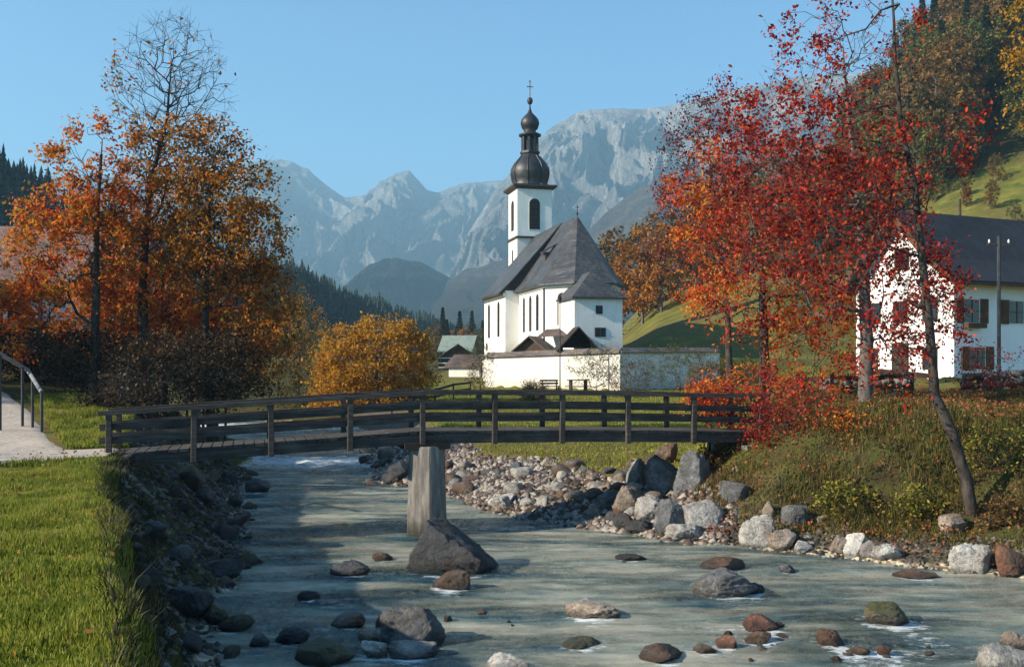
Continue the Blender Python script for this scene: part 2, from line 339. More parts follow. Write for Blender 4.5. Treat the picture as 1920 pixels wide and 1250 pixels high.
def groundmat():
    m, nt, b = newmat("ground_cover"); v = coords(nt)
    a = N(nt, "ShaderNodeAttribute", attribute_name="cover"); sx = N(nt, "ShaderNodeSeparateColor"); nt.links.new(a.outputs["Color"], sx.inputs[0])
    g = ramp(nt, noise(nt, v, .35, 8, .7), [(.3, (.05, .062, .014)), (.5, (.12, .13, .022)), (.68, (.22, .19, .045))])
    g = mix(nt, ramp(nt, noise(nt, v, .045, 7, .75), [(.42, (0, 0, 0)), (.60, (.85, .85, .85))]), g, (.13, .085, .035))
    bank = ramp(nt, noise(nt, v, 1.3, 9, .75), [(.32, (.02, .015, .009)), (.45, (.055, .04, .018)), (.56, (.06, .065, .018)), (.7, (.12, .11, .03))])
    vo = N(nt, "ShaderNodeTexVoronoi"); vo.inputs["Scale"].default_value = 7; nt.links.new(v, vo.inputs["Vector"])
    grav = mix(nt, noise(nt, v, 2, 4), ramp(nt, vo.outputs["Distance"], [(.1, (.20, .17, .14)), (.6, (.06, .05, .04))]), (.13, .105, .085))
    bed = mix(nt, 1.0, ramp(nt, vo.outputs["Color"], [(.15, (.14, .09, .05)), (.5, (.42, .36, .26)), (.85, (.62, .57, .46))]), ramp(nt, noise(nt, v, .7, 4), [(.3, (.6, .6, .55)), (.7, (1.1, 1.05, .95))]), 'MULTIPLY')
    col = mix(nt, sx.outputs[0], g, bank); col = mix(nt, sx.outputs[1], col, grav); col = mix(nt, sx.outputs[2], col, bed)
    nt.links.new(col, b.inputs["Base Color"]); b.inputs["Roughness"].default_value = .95; b.inputs["Specular IOR Level"].default_value = .1
    bump(nt, b, noise(nt, v, 5, 8, .7), .8, .08)
    return m
terrain = fast("ground", np.stack([GX, GY, GZ], -1).reshape(-1, 3), TF, groundmat(), smooth=True)
tag(terrain, kind="structure")
yy = np.maximum(GY, 0); Lg = Lf(yy); Rg = Rf(yy); kk = smooth01((GX-(GY-26)*.28-3.2)/5.0)
dRg = (np.interp(yy+.5, Ry, Rx)-np.interp(yy-.5, Ry, Rx)); per = (GX-Rg)/np.sqrt(1+dRg*dRg)
Eg = np.interp(yy, Ey, Ex)
bedm = ((GX > Lg-.1) & (per < .1)).astype(float)
grv = smooth01((3.0+.5*qn(GX, GY, 3)-per)/.6)*(per > -.2)*(1-kk)*(GY < 60) + .55*smooth01((1.1-per)/.5)*(per > -.2)*kk
bnk = np.where(GX < Lg, smooth01((GX-Eg+.3+.3*qn(GX, GY, 3))/.6), 0) + np.where(per > 0, kk*smooth01((7.0-per)/1.5), 0)
bnk = np.clip(bnk+smooth01((GY-160)/12)*(GX > 30)*.95 + np.where((GX < -9) & (GY > 27), smooth01((GY-28)/4)*.9, 0), 0, 1)
col = np.zeros((nx*ny, 4), np.float32); col[:, 0] = bnk.ravel(); col[:, 1] = np.clip(grv, 0, 1).ravel(); col[:, 2] = bedm.ravel(); col[:, 3] = 1
ca = terrain.data.color_attributes.new("cover", 'FLOAT_COLOR', 'POINT'); ca.data.foreach_set("color", col.ravel())

# river
def watermat():
    m, nt, b = newmat("river_water"); v = coords(nt, (.55, 1.0, 1))
    nt.nodes.remove(b)
    h = math_(nt, 'ADD', math_(nt, 'MULTIPLY', noise(nt, v, 1.1, 4, .55), .8), math_(nt, 'ADD', math_(nt, 'MULTIPLY', noise(nt, v, 4.0, 6, .65), .65), math_(nt, 'MULTIPLY', noise(nt, v, 15.0, 4, .65), .16)))
    bp = N(nt, "ShaderNodeBump"); bp.inputs["Strength"].default_value = 1.0; bp.inputs["Distance"].default_value = .30; nt.links.new(h, bp.inputs["Height"])
    tr = N(nt, "ShaderNodeBsdfTransparent"); tr.inputs[0].default_value = (.80, .87, .80, 1)
    df = N(nt, "ShaderNodeBsdfDiffuse")
    dc = ramp(nt, noise(nt, coords(nt, (.22, .85, 1)), 1.2, 6, .65), [(.36, (.03, .10, .15)), (.47, (.24, .30, .27)), (.60, (.62, .60, .48))]); nt.links.new(dc, df.inputs[0])  # shadow-like dark streaks and bluish reflection painted into the milky water colour
    body = N(nt, "ShaderNodeMixShader"); nt.links.new(ramp(nt, noise(nt, coords(nt, (.28, .9, 1)), 1.1, 6, .65), [(.34, (.15, .15, .15)), (.62, (.58, .58, .58))]), body.inputs[0]); nt.links.new(tr.outputs[0], body.inputs[1]); nt.links.new(df.outputs[0], body.inputs[2])
    gl = N(nt, "ShaderNodeBsdfGlossy"); gl.inputs["Roughness"].default_value = .05; nt.links.new(bp.outputs[0], gl.inputs["Normal"])
    fr = N(nt, "ShaderNodeFresnel"); fr.inputs[0].default_value = 1.33; nt.links.new(bp.outputs[0], fr.inputs["Normal"])
    ms = N(nt, "ShaderNodeMixShader"); nt.links.new(fr.outputs[0], ms.inputs[0]); nt.links.new(body.outputs[0], ms.inputs[1]); nt.links.new(gl.outputs[0], ms.inputs[2])
    # white water
    at_ = N(nt, "ShaderNodeAttribute", attribute_name="foam")
    vf = coords(nt, (.8, 1.6, 1)); fo = ramp(nt, math_(nt, 'ADD', noise(nt, vf, 5.0, 9, .8), math_(nt, 'MULTIPLY', at_.outputs["Fac"], .34)), [(.68, (0, 0, 0)), (.84, (1, 1, 1))])
    fd = N(nt, "ShaderNodeBsdfDiffuse"); fd.inputs[0].default_value = (.72, .76, .78, 1)
    m2 = N(nt, "ShaderNodeMixShader"); nt.links.new(math_(nt, 'MULTIPLY', fo, .75), m2.inputs[0]); nt.links.new(ms.outputs[0], m2.inputs[1]); nt.links.new(fd.outputs[0], m2.inputs[2])
    nt.links.new(m2.outputs[0], nt.nodes["Material Output"].inputs[0])
    return m
wy = axis([(2, 12, .5), (12, 40, .09), (40, 66, .15)]); wu = np.linspace(0, 1, 150)
WU, WY = np.meshgrid(wu, wy); WL = np.maximum(Lf(WY)-1.5, -40); WR = np.minimum(Rf(WY)+1.5, 24)
WX = WL+(WR-WL)*WU
foam = np.exp(-((WY-41.5)/2.0)**2)*.9 + np.exp(-((WY-58)/2.2)**2)*1.0 + .55*np.exp(-((WY-14.6)/1.8)**2)*smooth01((WX+1)/4)*np.clip(.5+qn(WX*.8, WY*.8, 2)*1.4, 0, 1)
WZ = zw(WY) + .055*qn(WX*.6, WY*1.5, 4) + .018*qn(WX*2.2+5, WY*4.5, 3) + .10*foam*qn(WX*1.4, WY*2.2, 3)
wi = np.arange(WX.size).reshape(WX.shape)
water = fast("river_water", np.stack([WX, WY, WZ], -1).reshape(-1, 3), np.stack([wi[:-1, :-1], wi[:-1, 1:], wi[1:, 1:], wi[1:, :-1]], -1).reshape(-1, 4), watermat(), smooth=True)
tag(water, kind="structure")
fa = water.data.attributes.new("foam", 'FLOAT', 'POINT'); fa.data.foreach_set("value", foam.astype(np.float32).ravel())

# gravel path on the left bank
def strip(name, mid, width, mat, dz=.03, nu=14, sub=40):
    mid = [Vector(p) for p in mid]; pts = []
    for i in range(len(mid)-1):
        for k in range(sub): pts.append(mid[i].lerp(mid[i+1], k/sub))
    pts.append(mid[-1]); V = []
    for i, p in enumerate(pts):
        d = (pts[min(i+5, len(pts)-1)]-pts[max(i-5, 0)]); d = Vector((d.x, d.y)).normalized(); s = Vector((-d.y, d.x))
        wv = width*(1+.08*float(qn(i*.13, 2.0, 2)))
        for k in range(nu): q = p+Vector((s.x, s.y, 0))*(k/(nu-1)-.5)*wv; V.append((q.x, q.y))
    V = np.array(V); Z = gh(V[:, 0], V[:, 1]) + dz
    ii = np.arange(len(V)).reshape(-1, nu)
    e = np.zeros_like(ii, float); e[:, 0] = e[:, -1] = -.06; Z = Z + e.ravel()
    return fast(name, np.column_stack([V, Z]), np.stack([ii[:-1, :-1], ii[:-1, 1:], ii[1:, 1:], ii[1:, :-1]], -1).reshape(-1, 4), mat, smooth=True)
M['path'] = simple("pale_gravel_path", (.33, .265, .215), (.50, .42, .35), 9, .95, .6, .02)
tag(strip("path", [(-8.9, 22.35, 0), (-9.8, 22.1, 0), (-10.8, 21.6, 0), (-12.5, 20.6, 0), (-15, 19.5, 0)], 2.4, M['path']), kind="structure")
tag(strip("path", [(-9.9, 21.4, 0), (-12, 20.0, 0), (-17, 17.0, 0)], 3.9, M['path'], dz=.042), kind="structure")
tag(strip("path", [(-10.6, 21.4, 0), (-12.4, 24.2, 0), (-15.2, 29, 0), (-18.5, 34, 0), (-23, 39, 0)], 2.3, M['path'], dz=.036), kind="structure")
# ------------------------------------------------------------------ mountains and far hills
def rockface(name, lo, hi, veg, vegz, streak=1.0):
    m, nt, b = newmat(name); v = coords(nt, (1, 1, .22))
    f = noise(nt, v, .0045*streak, 10, .68)
    col = ramp(nt, f, [(.34, lo), (.5, tuple((a+c)/2 for a, c in zip(lo, hi))), (.62, hi)])
    g = N(nt, "ShaderNodeNewGeometry"); sx = N(nt, "ShaderNodeSeparateXYZ"); nt.links.new(g.outputs["Position"], sx.inputs[0])
    zz = math_(nt, 'ADD', math_(nt, 'DIVIDE', sx.outputs[2], vegz), math_(nt, 'MULTIPLY', math_(nt, 'SUBTRACT', noise(nt, coords(nt), .004, 6, .7), .5), 1.5))
    k = ramp(nt, zz, [(.75, (1, 1, 1)), (1.1, (0, 0, 0))])
    vo = N(nt, "ShaderNodeTexVoronoi", feature='DISTANCE_TO_EDGE'); vo.inputs["Scale"].default_value = .010*streak; vw = N(nt, "ShaderNodeVectorMath", operation='ADD'); nt.links.new(coords(nt, (1, 1, .5)), vw.inputs[0]); sc2 = N(nt, "ShaderNodeVectorMath", operation='SCALE'); sc2.inputs["Scale"].default_value = 160; nt.links.new(noise(nt, coords(nt), .01, 5, .7, "Color"), sc2.inputs[0]); nt.links.new(sc2.outputs[0], vw.inputs[1]); nt.links.new(vw.outputs[0], vo.inputs["Vector"])
    col = mix(nt, .75, col, mix(nt, 1.0, col, ramp(nt, vo.outputs["Distance"], [(0, (.35, .36, .38)), (.12, (1.15, 1.15, 1.15))]), 'MULTIPLY'))
    col = mix(nt, k, col, veg); nt.links.new(col, b.inputs["Base Color"]); b.inputs["Roughness"].default_value = 1; b.inputs["Specular IOR Level"].default_value = 0
    bump(nt, b, noise(nt, v, .014, 12, .78), 1.0, 75)
    return m
def ridgeq(x, y, octs=5):
    out = 0; amp = 1; tot = 0
    for o in range(octs):
        out = out + amp*(1-np.abs(qn(x, y, 1))*2); tot += amp; amp *= .52; x = x*2.1+3.3; y = y*2.1+9.1
    return out/tot
def mountain(name, crest, Yc, front, mat, rough=.22, p=1.0, nu=620, nv=220, cscale=9, jag=6, back=900):
    px = np.linspace(crest[0][0], crest[-1][0], nu); cy = np.interp(px, [c[0] for c in crest], [c[1] for c in crest])
    cy = cy - jag*ridgeq(px*.02, px*0+4.4+Yc, 5) + jag*.4
    v = np.concatenate([np.linspace(0, 1, nv), 1+np.linspace(0, 1, 12)[1:]])
    PX, Vv = np.meshgrid(px, v); CY = np.broadcast_to(cy, PX.shape)
    Yv = np.where(Vv <= 1, front+(Yc-front)*Vv, Yc+(Vv-1)*back)
    X = (PX-960)/F*Yc*(1-.0*Vv); zc = EYE+(HZ-CY)/F*Yc
    prof = np.where(Vv <= 1, Vv**p, 1-(Vv-1)**1.5*.9)
    s = cscale/Yc
    g = ridgeq(X*s+1.3*qn(X*s*.7, Yv*s*.7, 2), Yv*s*.38+7, 5)
    amp = np.where(Vv <= 1, np.sin(np.clip(Vv, 0, 1)*math.pi)**.8, 0)
    Z = zc*prof + zc*rough*amp*(g-.35)
    # ravines also shift the face sideways for real relief
    Yv = Yv - (Yc-front)*.10*amp*(g-.3)
    ii = np.arange(PX.size).reshape(PX.shape)
    o = fast(name, np.stack([X, Yv, Z-6], -1).reshape(-1, 3), np.stack([ii[:-1, :-1], ii[:-1, 1:], ii[1:, 1:], ii[1:, :-1]], -1).reshape(-1, 4), mat, smooth=False)
    return tag(o, kind="structure")
limestone = rockface("limestone", (.12, .12, .115), (.44, .42, .39), (.04, .05, .03), 300)
limestone2 = rockface("pale_limestone", (.13, .13, .125), (.52, .49, .46), (.07, .06, .04), 230, 1.8)
woodedm = simple("wooded_mountain", (.010, .016, .012), (.045, .042, .030), .035, 1, 1.0, 25, spec=0)
brownm = rockface("brown_slope", (.10, .085, .06), (.20, .16, .12), (.07, .055, .03), 200, 3)
mountain("mountain", [(-500, 330), (200, 330), (400, 330), (450, 303), (500, 297), (545, 298), (580, 318), (615, 346), (645, 364), (700, 362), (728, 334), (745, 323), (768, 318), (788, 338), (800, 352), (822, 359), (845, 350), (880, 341), (940, 336), (1000, 320), (1100, 300)], 4600, 2900, limestone, .20, .9, cscale=26, jag=5)
mountain("mountain", [(820, 560), (880, 430), (930, 352), (962, 318), (985, 286), (1010, 258), (1040, 230), (1075, 211), (1105, 203), (1150, 202), (1200, 201), (1235, 196), (1270, 192), (1310, 180), (1380, 165), (1500, 140), (1700, 125), (2100, 125)], 3300, 2300, limestone2, .17, .8, cscale=38, jag=6)
mountain("hill", [(780, 640), (840, 520), (880, 498), (950, 480), (1040, 450), (1100, 424), (1150, 385), (1200, 342), (1260, 330), (1400, 280), (1600, 220), (1900, 200)], 2100, 1500, brownm, .18, 1.0, nu=300, nv=80, cscale=10, jag=7, back=300)
mountain("hill", [(480, 640), (600, 560), (660, 520), (690, 492), (720, 480), (745, 476), (790, 488), (840, 512), (870, 528), (895, 548), (920, 572), (990, 640)], 2150, 1650, woodedm, .22, .9, nu=420, nv=120, cscale=22, jag=7, back=150)
# dark forested ridge on the left with a wood of spruces
ridge = [(-500, 150, 420), (-120, 215, 430), (0, 286, 450), (60, 325, 470), (110, 362, 500), (300, 430, 580), (430, 470, 650), (540, 500, 700), (620, 532, 780), (700, 562, 850), (780, 592, 930), (860, 614, 1000), (960, 640, 1100)]
ridge = [(a, b, c*.6) for a, b, c in ridge]
rp = np.array([[(a-960)/F*c, c, EYE+(HZ-b)/F*c-4] for a, b, c in ridge])
tt = np.linspace(0, 1, 180); ts = np.linspace(0, 1, len(ridge))
cr = np.stack([np.interp(tt, ts, rp[:, i]) for i in range(3)], -1); cr[:, 2] += 5*qn(tt*40, 1.1, 4)
rows = []
for v in np.linspace(0, 1, 24): rows.append(np.stack([cr[:, 0]+20*(1-v), cr[:, 1]-(1-v)*110, cr[:, 2]*v**.9+(1-v)*0-.5+(v*(1-v)*4)*6*qn(tt*30, v*4, 3)], -1))
for v in (.3, .7, 1): rows.append(np.stack([cr[:, 0]-30*v, cr[:, 1]+v*160, cr[:, 2]*(1-v)-1], -1))
V = np.stack(rows); ii = np.arange(V.shape[0]*V.shape[1]).reshape(V.shape[:2])
M['forestfloor'] = simple("forest_floor", (.010, .014, .008), (.025, .03, .014), .1, 1, 0, 0, spec=0)
tag(fast("hill", V.reshape(-1, 3), np.stack([ii[:-1, :-1], ii[:-1, 1:], ii[1:, 1:], ii[1:, :-1]], -1).reshape(-1, 4), M['forestfloor'], smooth=True), kind="structure")
def spruces(P, H, tiers=4, n=6):
    Vs = []; Fs = []; b = 0
    for (x, y, z), h in zip(P, H):
        for t in range(tiers):
            z0 = z+h*(.08+.8*t/tiers); z1 = z+h*min(1, .08+.8*(t+1.5)/tiers); r = h*.20*(1-t/tiers*.82)
            a0 = random.random()*6
            ring = [(x+r*random.uniform(.65, 1.25)*math.cos(a0+2*math.pi*k/n), y+r*random.uniform(.65, 1.25)*math.sin(a0+2*math.pi*k/n), z0-r*.15*random.random()) for k in range(n)]
            Vs += ring+[(x, y, z1)]; Fs += [(b+k, b+(k+1) % n, b+n) for k in range(n)]; b += n+1
    return np.array(Vs), np.array(Fs)
P = []; 
for _ in range(3600):
    i = rng.integers(0, 180); v = 1-rng.random()**2.2 if rng.random() < .85 else 1
    r0 = rows[min(23, int(v*23))][i]; P.append((r0[0]+rng.uniform(-3, 3), r0[1]+rng.uniform(-4, 4), r0[2]-.5))
V, Fs = spruces(P, rng.uniform(3.5, 8.5, len(P)))
M['spruce'] = leafmat("spruce_needles", [(.010, .020, .012), (.018, .034, .018), (.035, .045, .02)], .02, .05, .8)
tag(fast("forest", V, Fs, M['spruce']), "dark spruce wood covering the ridge behind the autumn trees", kind="stuff")

# ------------------------------------------------------------------ church
GZC = 4.9
church = empty("church", (6.26, 95, GZC), R(14), "white village church with grey shingle roof and dark onion-domed tower", "church")
def rel(z): return (z if z < 24.25 else 24.2+(z-24.2)*.93)-GZC
EV = rel(11.75); RG = rel(18.5)
wall = MB(); apse = [(-4.4, 5.4), (-4.4, -3.8), (-2.3, -6.6), (1.4, -6.1), (3.0, -3.4), (3.0, 5.4)]
wall.prism(apse, -1.5, EV-.02); wall.build("choir_wall", M['plaster'], church)
MB().prism([(-5.8, 5.4), (5.4, 5.4), (5.4, 15), (-5.8, 15)], -1.5, EV-.05).build("nave_wall", M['plaster'], church)
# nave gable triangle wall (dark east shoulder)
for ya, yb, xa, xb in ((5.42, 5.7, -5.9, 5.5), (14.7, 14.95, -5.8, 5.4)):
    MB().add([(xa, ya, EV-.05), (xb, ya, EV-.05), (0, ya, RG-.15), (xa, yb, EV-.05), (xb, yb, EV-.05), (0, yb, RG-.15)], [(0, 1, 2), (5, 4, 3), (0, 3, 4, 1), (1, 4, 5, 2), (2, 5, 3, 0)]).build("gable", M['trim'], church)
rf = MB()
# choir roof: eave polygon with overhang; ridge (0,0)->(0,5.6); bell-cast foot ring
ep = [(-4.95, 5.4), (-4.95, -4.0), (-2.6, -7.2), (1.65, -6.65), (3.5, -3.6), (3.5, 5.4)]
apx = (0, 0.0); 
def lerp2(a, b, t): return (a[0]+(b[0]-a[0])*t, a[1]+(b[1]-a[1])*t)
tgt = [(0, 5.4), apx, apx, apx, apx, (0, 5.4)]
mid = [lerp2(e, t_, .16) for e, t_ in zip(ep, tgt)]
zk = EV+(RG-EV)*.11
vs = [(x, y, EV-.12) for x, y in ep] + [(x, y, zk) for x, y in mid] + [(0, 5.4, RG), (0, 0, RG)] + [(x, y, EV-.30) for x, y in ep]
fs = [(i, i+1, 7+i, 6+i) for i in range(5)] + [(6, 7, 13, 12), (7, 8, 13), (8, 9, 13), (9, 10, 13), (10, 11, 12, 13)]
fs += [(14+i, 15+i, 1+i, i) for i in range(5)] + [(19, 18, 17, 16, 15, 14)]
rf.add(vs, fs); croof = rf.build("choir_roof", M['slate'], church)
nr = MB()
for sx_, ov in ((-1, 6.45), (1, 6.0)):
    e0 = (sx_*ov, EV-.25); e1 = (sx_*ov*.83, EV+(RG-EV)*.11+.05); e2 = (0, RG+.12)
    y0, y1 = 5.15, 15.1
    vs = [(e[0], y, e[1]+dz) for dz in (0, -.2) for y in (y0, y1) for e in (e0, e1, e2)]
    nr.add(vs, [(0, 1, 4, 3), (1, 2, 5, 4), (9, 10, 7, 6), (10, 11, 8, 7), (0, 6, 7, 1), (1, 7, 8, 2), (3, 4, 10, 9), (4, 5, 11, 10), (0, 3, 9, 6)])
nr.build("nave_roof", M['slate'], church)
fin = MB(); fin.tube([(0, .1, RG-.1), (0, .1, RG+1.1)], .04, 6); fin.box((0, .1, RG+.85), (.4, .05, .06)); fin.lathe([(.02, RG+.1), (.13, RG+.25), (.02, RG+.4)], 8, (0, .1)); fin.build("ridge_cross", M['darkmetal'], church)
dm = MB(); dm.prism([(-2.95, .9), (-2.2, .9), (-2.2, 1.6), (-2.95, 1.6)], rel(14.2), rel(15.1)); dmo = dm.build("dormer", M['trim'], church)
MB().add([(-3.25, .75, rel(15.0)), (-3.25, 1.75, rel(15.0)), (-1.7, 1.75, rel(15.9)), (-1.7, .75, rel(15.9)), (-3.25, .75, rel(15.12)), (-3.25, 1.75, rel(15.12)), (-1.7, 1.75, rel(16.02)), (-1.7, .75, rel(16.02))], [(0, 1, 2, 3), (7, 6, 5, 4), (0, 4, 5, 1), (1, 5, 6, 2), (2, 6, 7, 3), (3, 7, 4, 0)]).build("dormer_roof", M['slate'], dmo)
def window(parent, p, nrm, w, h, arch=True, frame=.07, mat='glass', grid=(1, 3), deep=.05, fm='plaster2'):
    """p centre on the wall surface (local), nrm 2d outward normal"""
    n = Vector((nrm[0], nrm[1], 0)).normalized(); s = Vector((-n.y, n.x, 0)); p = Vector(p)
    def pan(w_, h_, d0, d1, name, mat_, par):
        pts = [(-w_/2, -h_/2), (w_/2, -h_/2)]
        if arch: 
            for k in range(0, 9): a = math.pi*k/8; pts.append((w_/2*math.cos(a), h_/2-w_/2+w_/2*math.sin(a)))
        else: pts += [(w_/2, h_/2), (-w_/2, h_/2)]
        m = MB(); nn = len(pts)
        vs = [p+s*a+Vector((0, 0, b))+n*d for d in (d0, d1) for a, b in pts]
        m.add(vs, [tuple(reversed(range(nn))), tuple(range(nn, 2*nn))]+[(i, (i+1) % nn, nn+(i+1) % nn, nn+i) for i in range(nn)])
        return m.build(name, mat_, par)
    fr_ = pan(w+2*frame, h+2*frame, -.05, deep*.5, "window", M[fm], parent)
    pan(w, h, -.04, deep, "pane", M[mat], fr_)
    if grid:
        b = MB()
        for i in range(1, grid[0]+1):
            x = -w/2+w*i/(grid[0]+1); b.bar(p+s*x+Vector((0, 0, -h/2))+n*(deep+.01), p+s*x+Vector((0, 0, h/2-(w*.2 if arch else 0)))+n*(deep+.01), .03, .03)
        for i in range(1, grid[1]+1):
            z = -h/2+h*i/(grid[1]+1); b.bar(p+s*(-w/2)+Vector((0, 0, z))+n*(deep+.012), p+s*(w/2)+Vector((0, 0, z))+n*(deep+.012), .03, .03)
        b.build("muntins", M['trim'], fr_)
    return fr_
for y in (-1.6, .9, 3.3): window(church, (-4.4, y, rel(9.2)), (-1, 0), .85, 3.4)
for y in (8.2, 12.6): window(church, (-5.8, y, rel(9.0)), (-1, 0), .9, 3.6)
window(church, (-5.8, 13.6, rel(6.3)), (-1, 0), .7, .8, grid=None)
nA = Vector((-2.8, -2.1)); nA = Vector((-(6.6-3.8), -(4.4-2.3))).normalized()
window(church, (-3.2, -5.4, rel(9.3)), (nA.x, nA.y), .95, 2.9, mat='louvre')
# porch roof, downpipe on the apse
lr = MB(); lr.add([(-5.3, -5.0, rel(6.9)), (-3.6, -8.6, rel(6.9)), (-3.0, -7.6, rel(7.5)), (-4.4, -4.6, rel(7.5)), (-5.3, -5.0, rel(6.78)), (-3.6, -8.6, rel(6.78)), (-3.0, -7.6, rel(7.3)), (-4.4, -4.6, rel(7.3))], [(0, 1, 2, 3), (7, 6, 5, 4), (0, 4, 5, 1), (1, 5, 6, 2), (2, 6, 7, 3), (3, 7, 4, 0)])
lr.build("pent_roof", M['shingle'], church)
MB().tube([(-4.45, -3.85, 0), (-4.45, -3.85, EV-.3)], .06, 6).build("downpipe", M['darkmetal'], church)
# eaves cornice
cn = MB()
for i in range(5):
    a = Vector((*apse[i], EV-.38)); b = Vector((*apse[i+1], EV-.38)); cn.bar(a, b, .3, .3)
cn.bar((-5.85, 5.4, EV-.42), (-5.85, 15, EV-.42), .3, .3); cn.build("cornice", M['plaster'], church)
# sacristy
MB().prism([(-3.65, -10.5), (.65, -10.5), (.65, -5.9), (-3.65, -5.9)], -1.5, rel(10.0)).build("sacristy_wall", M['plaster'], church)
sr = MB(); q = [(-3.95, -10.85), (.95, -10.85), (.95, -6.0), (-3.95, -6.0)]
vs = [(x, y, rel(10.0)) for x, y in q]+[(x, y, rel(9.86)) for x, y in q]+[(-1.5, -8.3, rel(12.4)), (-1.5, -6.0, rel(12.4))]
sr.add(vs, [(0, 1, 8), (1, 2, 9, 8), (2, 3, 9), (3, 0, 8, 9), (7, 6, 5, 4), (0, 4, 5, 1), (1, 5, 6, 2), (2, 6, 7, 3), (3, 7, 4, 0)]); sr.build("sacristy_roof", M['slate'], church)
window(church, (-1.45, -10.5, rel(8.95)), (0, -1), .5, .6, arch=False, grid=(1, 1), fm='trim', frame=.06)
window(church, (-1.35, -10.5, rel(7.05)), (0, -1), .85, .65, arch=False, grid=(1, 1), fm='trim', frame=.07)
# tower
TW = 3.96; tx0, tx1, ty0, ty1 = -2.05, 1.91, 15.3, 19.26
TC = ((tx0+tx1)/2, (ty0+ty1)/2)
tower = MB().prism([(tx0, ty0), (tx1, ty0), (tx1, ty1), (tx0, ty1)], -1.5, rel(23.9)).build("tower", M['plaster'], church)
sc_ = MB(); sc_.box((TC[0], TC[1], rel(18.4)), (TW+.34, TW+.34, .22)); sc_.build("string_course", M['trim'], tower)
co = MB(); co.prism([(tx0-.2, ty0-.2), (tx1+.2, ty0-.2), (tx1+.2, ty1+.2), (tx0-.2, ty1+.2)], rel(23.75), rel(24.0), [(tx0-.5, ty0-.5), (tx1+.5, ty0-.5), (tx1+.5, ty1+.5), (tx0-.5, ty1+.5)]); co.prism([(tx0-.5, ty0-.5), (tx1+.5, ty0-.5), (tx1+.5, ty1+.5), (tx0-.5, ty1+.5)], rel(24.0)+.003, rel(24.2)); co.build("tower_cornice", M['trim'], tower)
window(tower, (TC[0], ty0, rel(21.0)), (0, -1), 1.2, 3.4, mat='louvre', grid=(0, 9))
window(tower, (tx0, TC[1], rel(21.0)), (-1, 0), 1.2, 3.4, mat='louvre', grid=(0, 9))
window(tower, (tx0, TC[1], rel(16.4)), (-1, 0), .5, 1.6, mat='louvre', grid=None)
dome = MB().lathe([(2.093, rel(24.2)), (2.000, rel(24.45)), (1.906, rel(24.7)), (2.065, rel(25.2)), (2.186, rel(25.9)), (2.120, rel(26.5)), (1.814, rel(27.1)), (1.395, rel(27.6)), (1.097, rel(28.0)), (0.949, rel(28.35))], 16, TC, .5).build("onion_dome", M['copper'], tower, smooth=True)
ds = MB()
for k in range(8):
    a = 2*math.pi*(k+.5)/8
    ds.tube([(TC[0]+r*math.cos(a), TC[1]+r*math.sin(a), z) for r, z in [(2.111, rel(24.25)), (1.925, rel(24.7)), (2.083, rel(25.2)), (2.204, rel(25.9)), (2.139, rel(26.5)), (1.832, rel(27.1)), (1.414, rel(27.6)), (1.116, rel(28.0))]], .045, 5)
ds.build("dome_seams", M['copper'], dome)
ln = MB(); ln.lathe([(1.12, rel(28.3)), (1.12, rel(28.55))], 8, TC, .5)
for k in range(8):
    a = 2*math.pi*(k+.5)/8; ln.box((TC[0]+.85*math.cos(a), TC[1]+.85*math.sin(a), rel(29.45)), (.22, .28, 1.85), rz=a)
ln.lathe([(.38, rel(28.5)), (.38, rel(30.4))], 8, TC); ln.build("lantern", M['copper'], tower)
MB().lathe([(.9, rel(30.3)), (1.28, rel(30.45)), (1.28, rel(30.62)), (.75, rel(30.85)), (.62, rel(31.05)), (.92, rel(31.4)), (1.08, rel(31.95)), (.98, rel(32.4)), (.65, rel(32.85)), (.3, rel(33.2)), (.12, rel(33.7)), (.05, rel(34.3))], 12, TC).build("small_onion", M['copper'], tower, smooth=True)
MB().lathe([(.04, rel(34.2)), (.26, rel(34.4)), (.34, rel(34.7)), (.26, rel(35.0)), (.04, rel(35.15))], 12, TC).build("finial_ball", M['darkmetal'], tower, smooth=True)
cx_ = MB(); cx_.tube([(TC[0], TC[1], rel(35.0)), (TC[0], TC[1], rel(37.0))], .05, 6); cx_.box((TC[0], TC[1], rel(36.4)), (.75, .07, .09)); cx_.lathe([(.02, rel(36.9)), (.13, rel(37.05)), (.02, rel(37.2))], 6, TC); cx_.build("cross", M['gold'], tower)

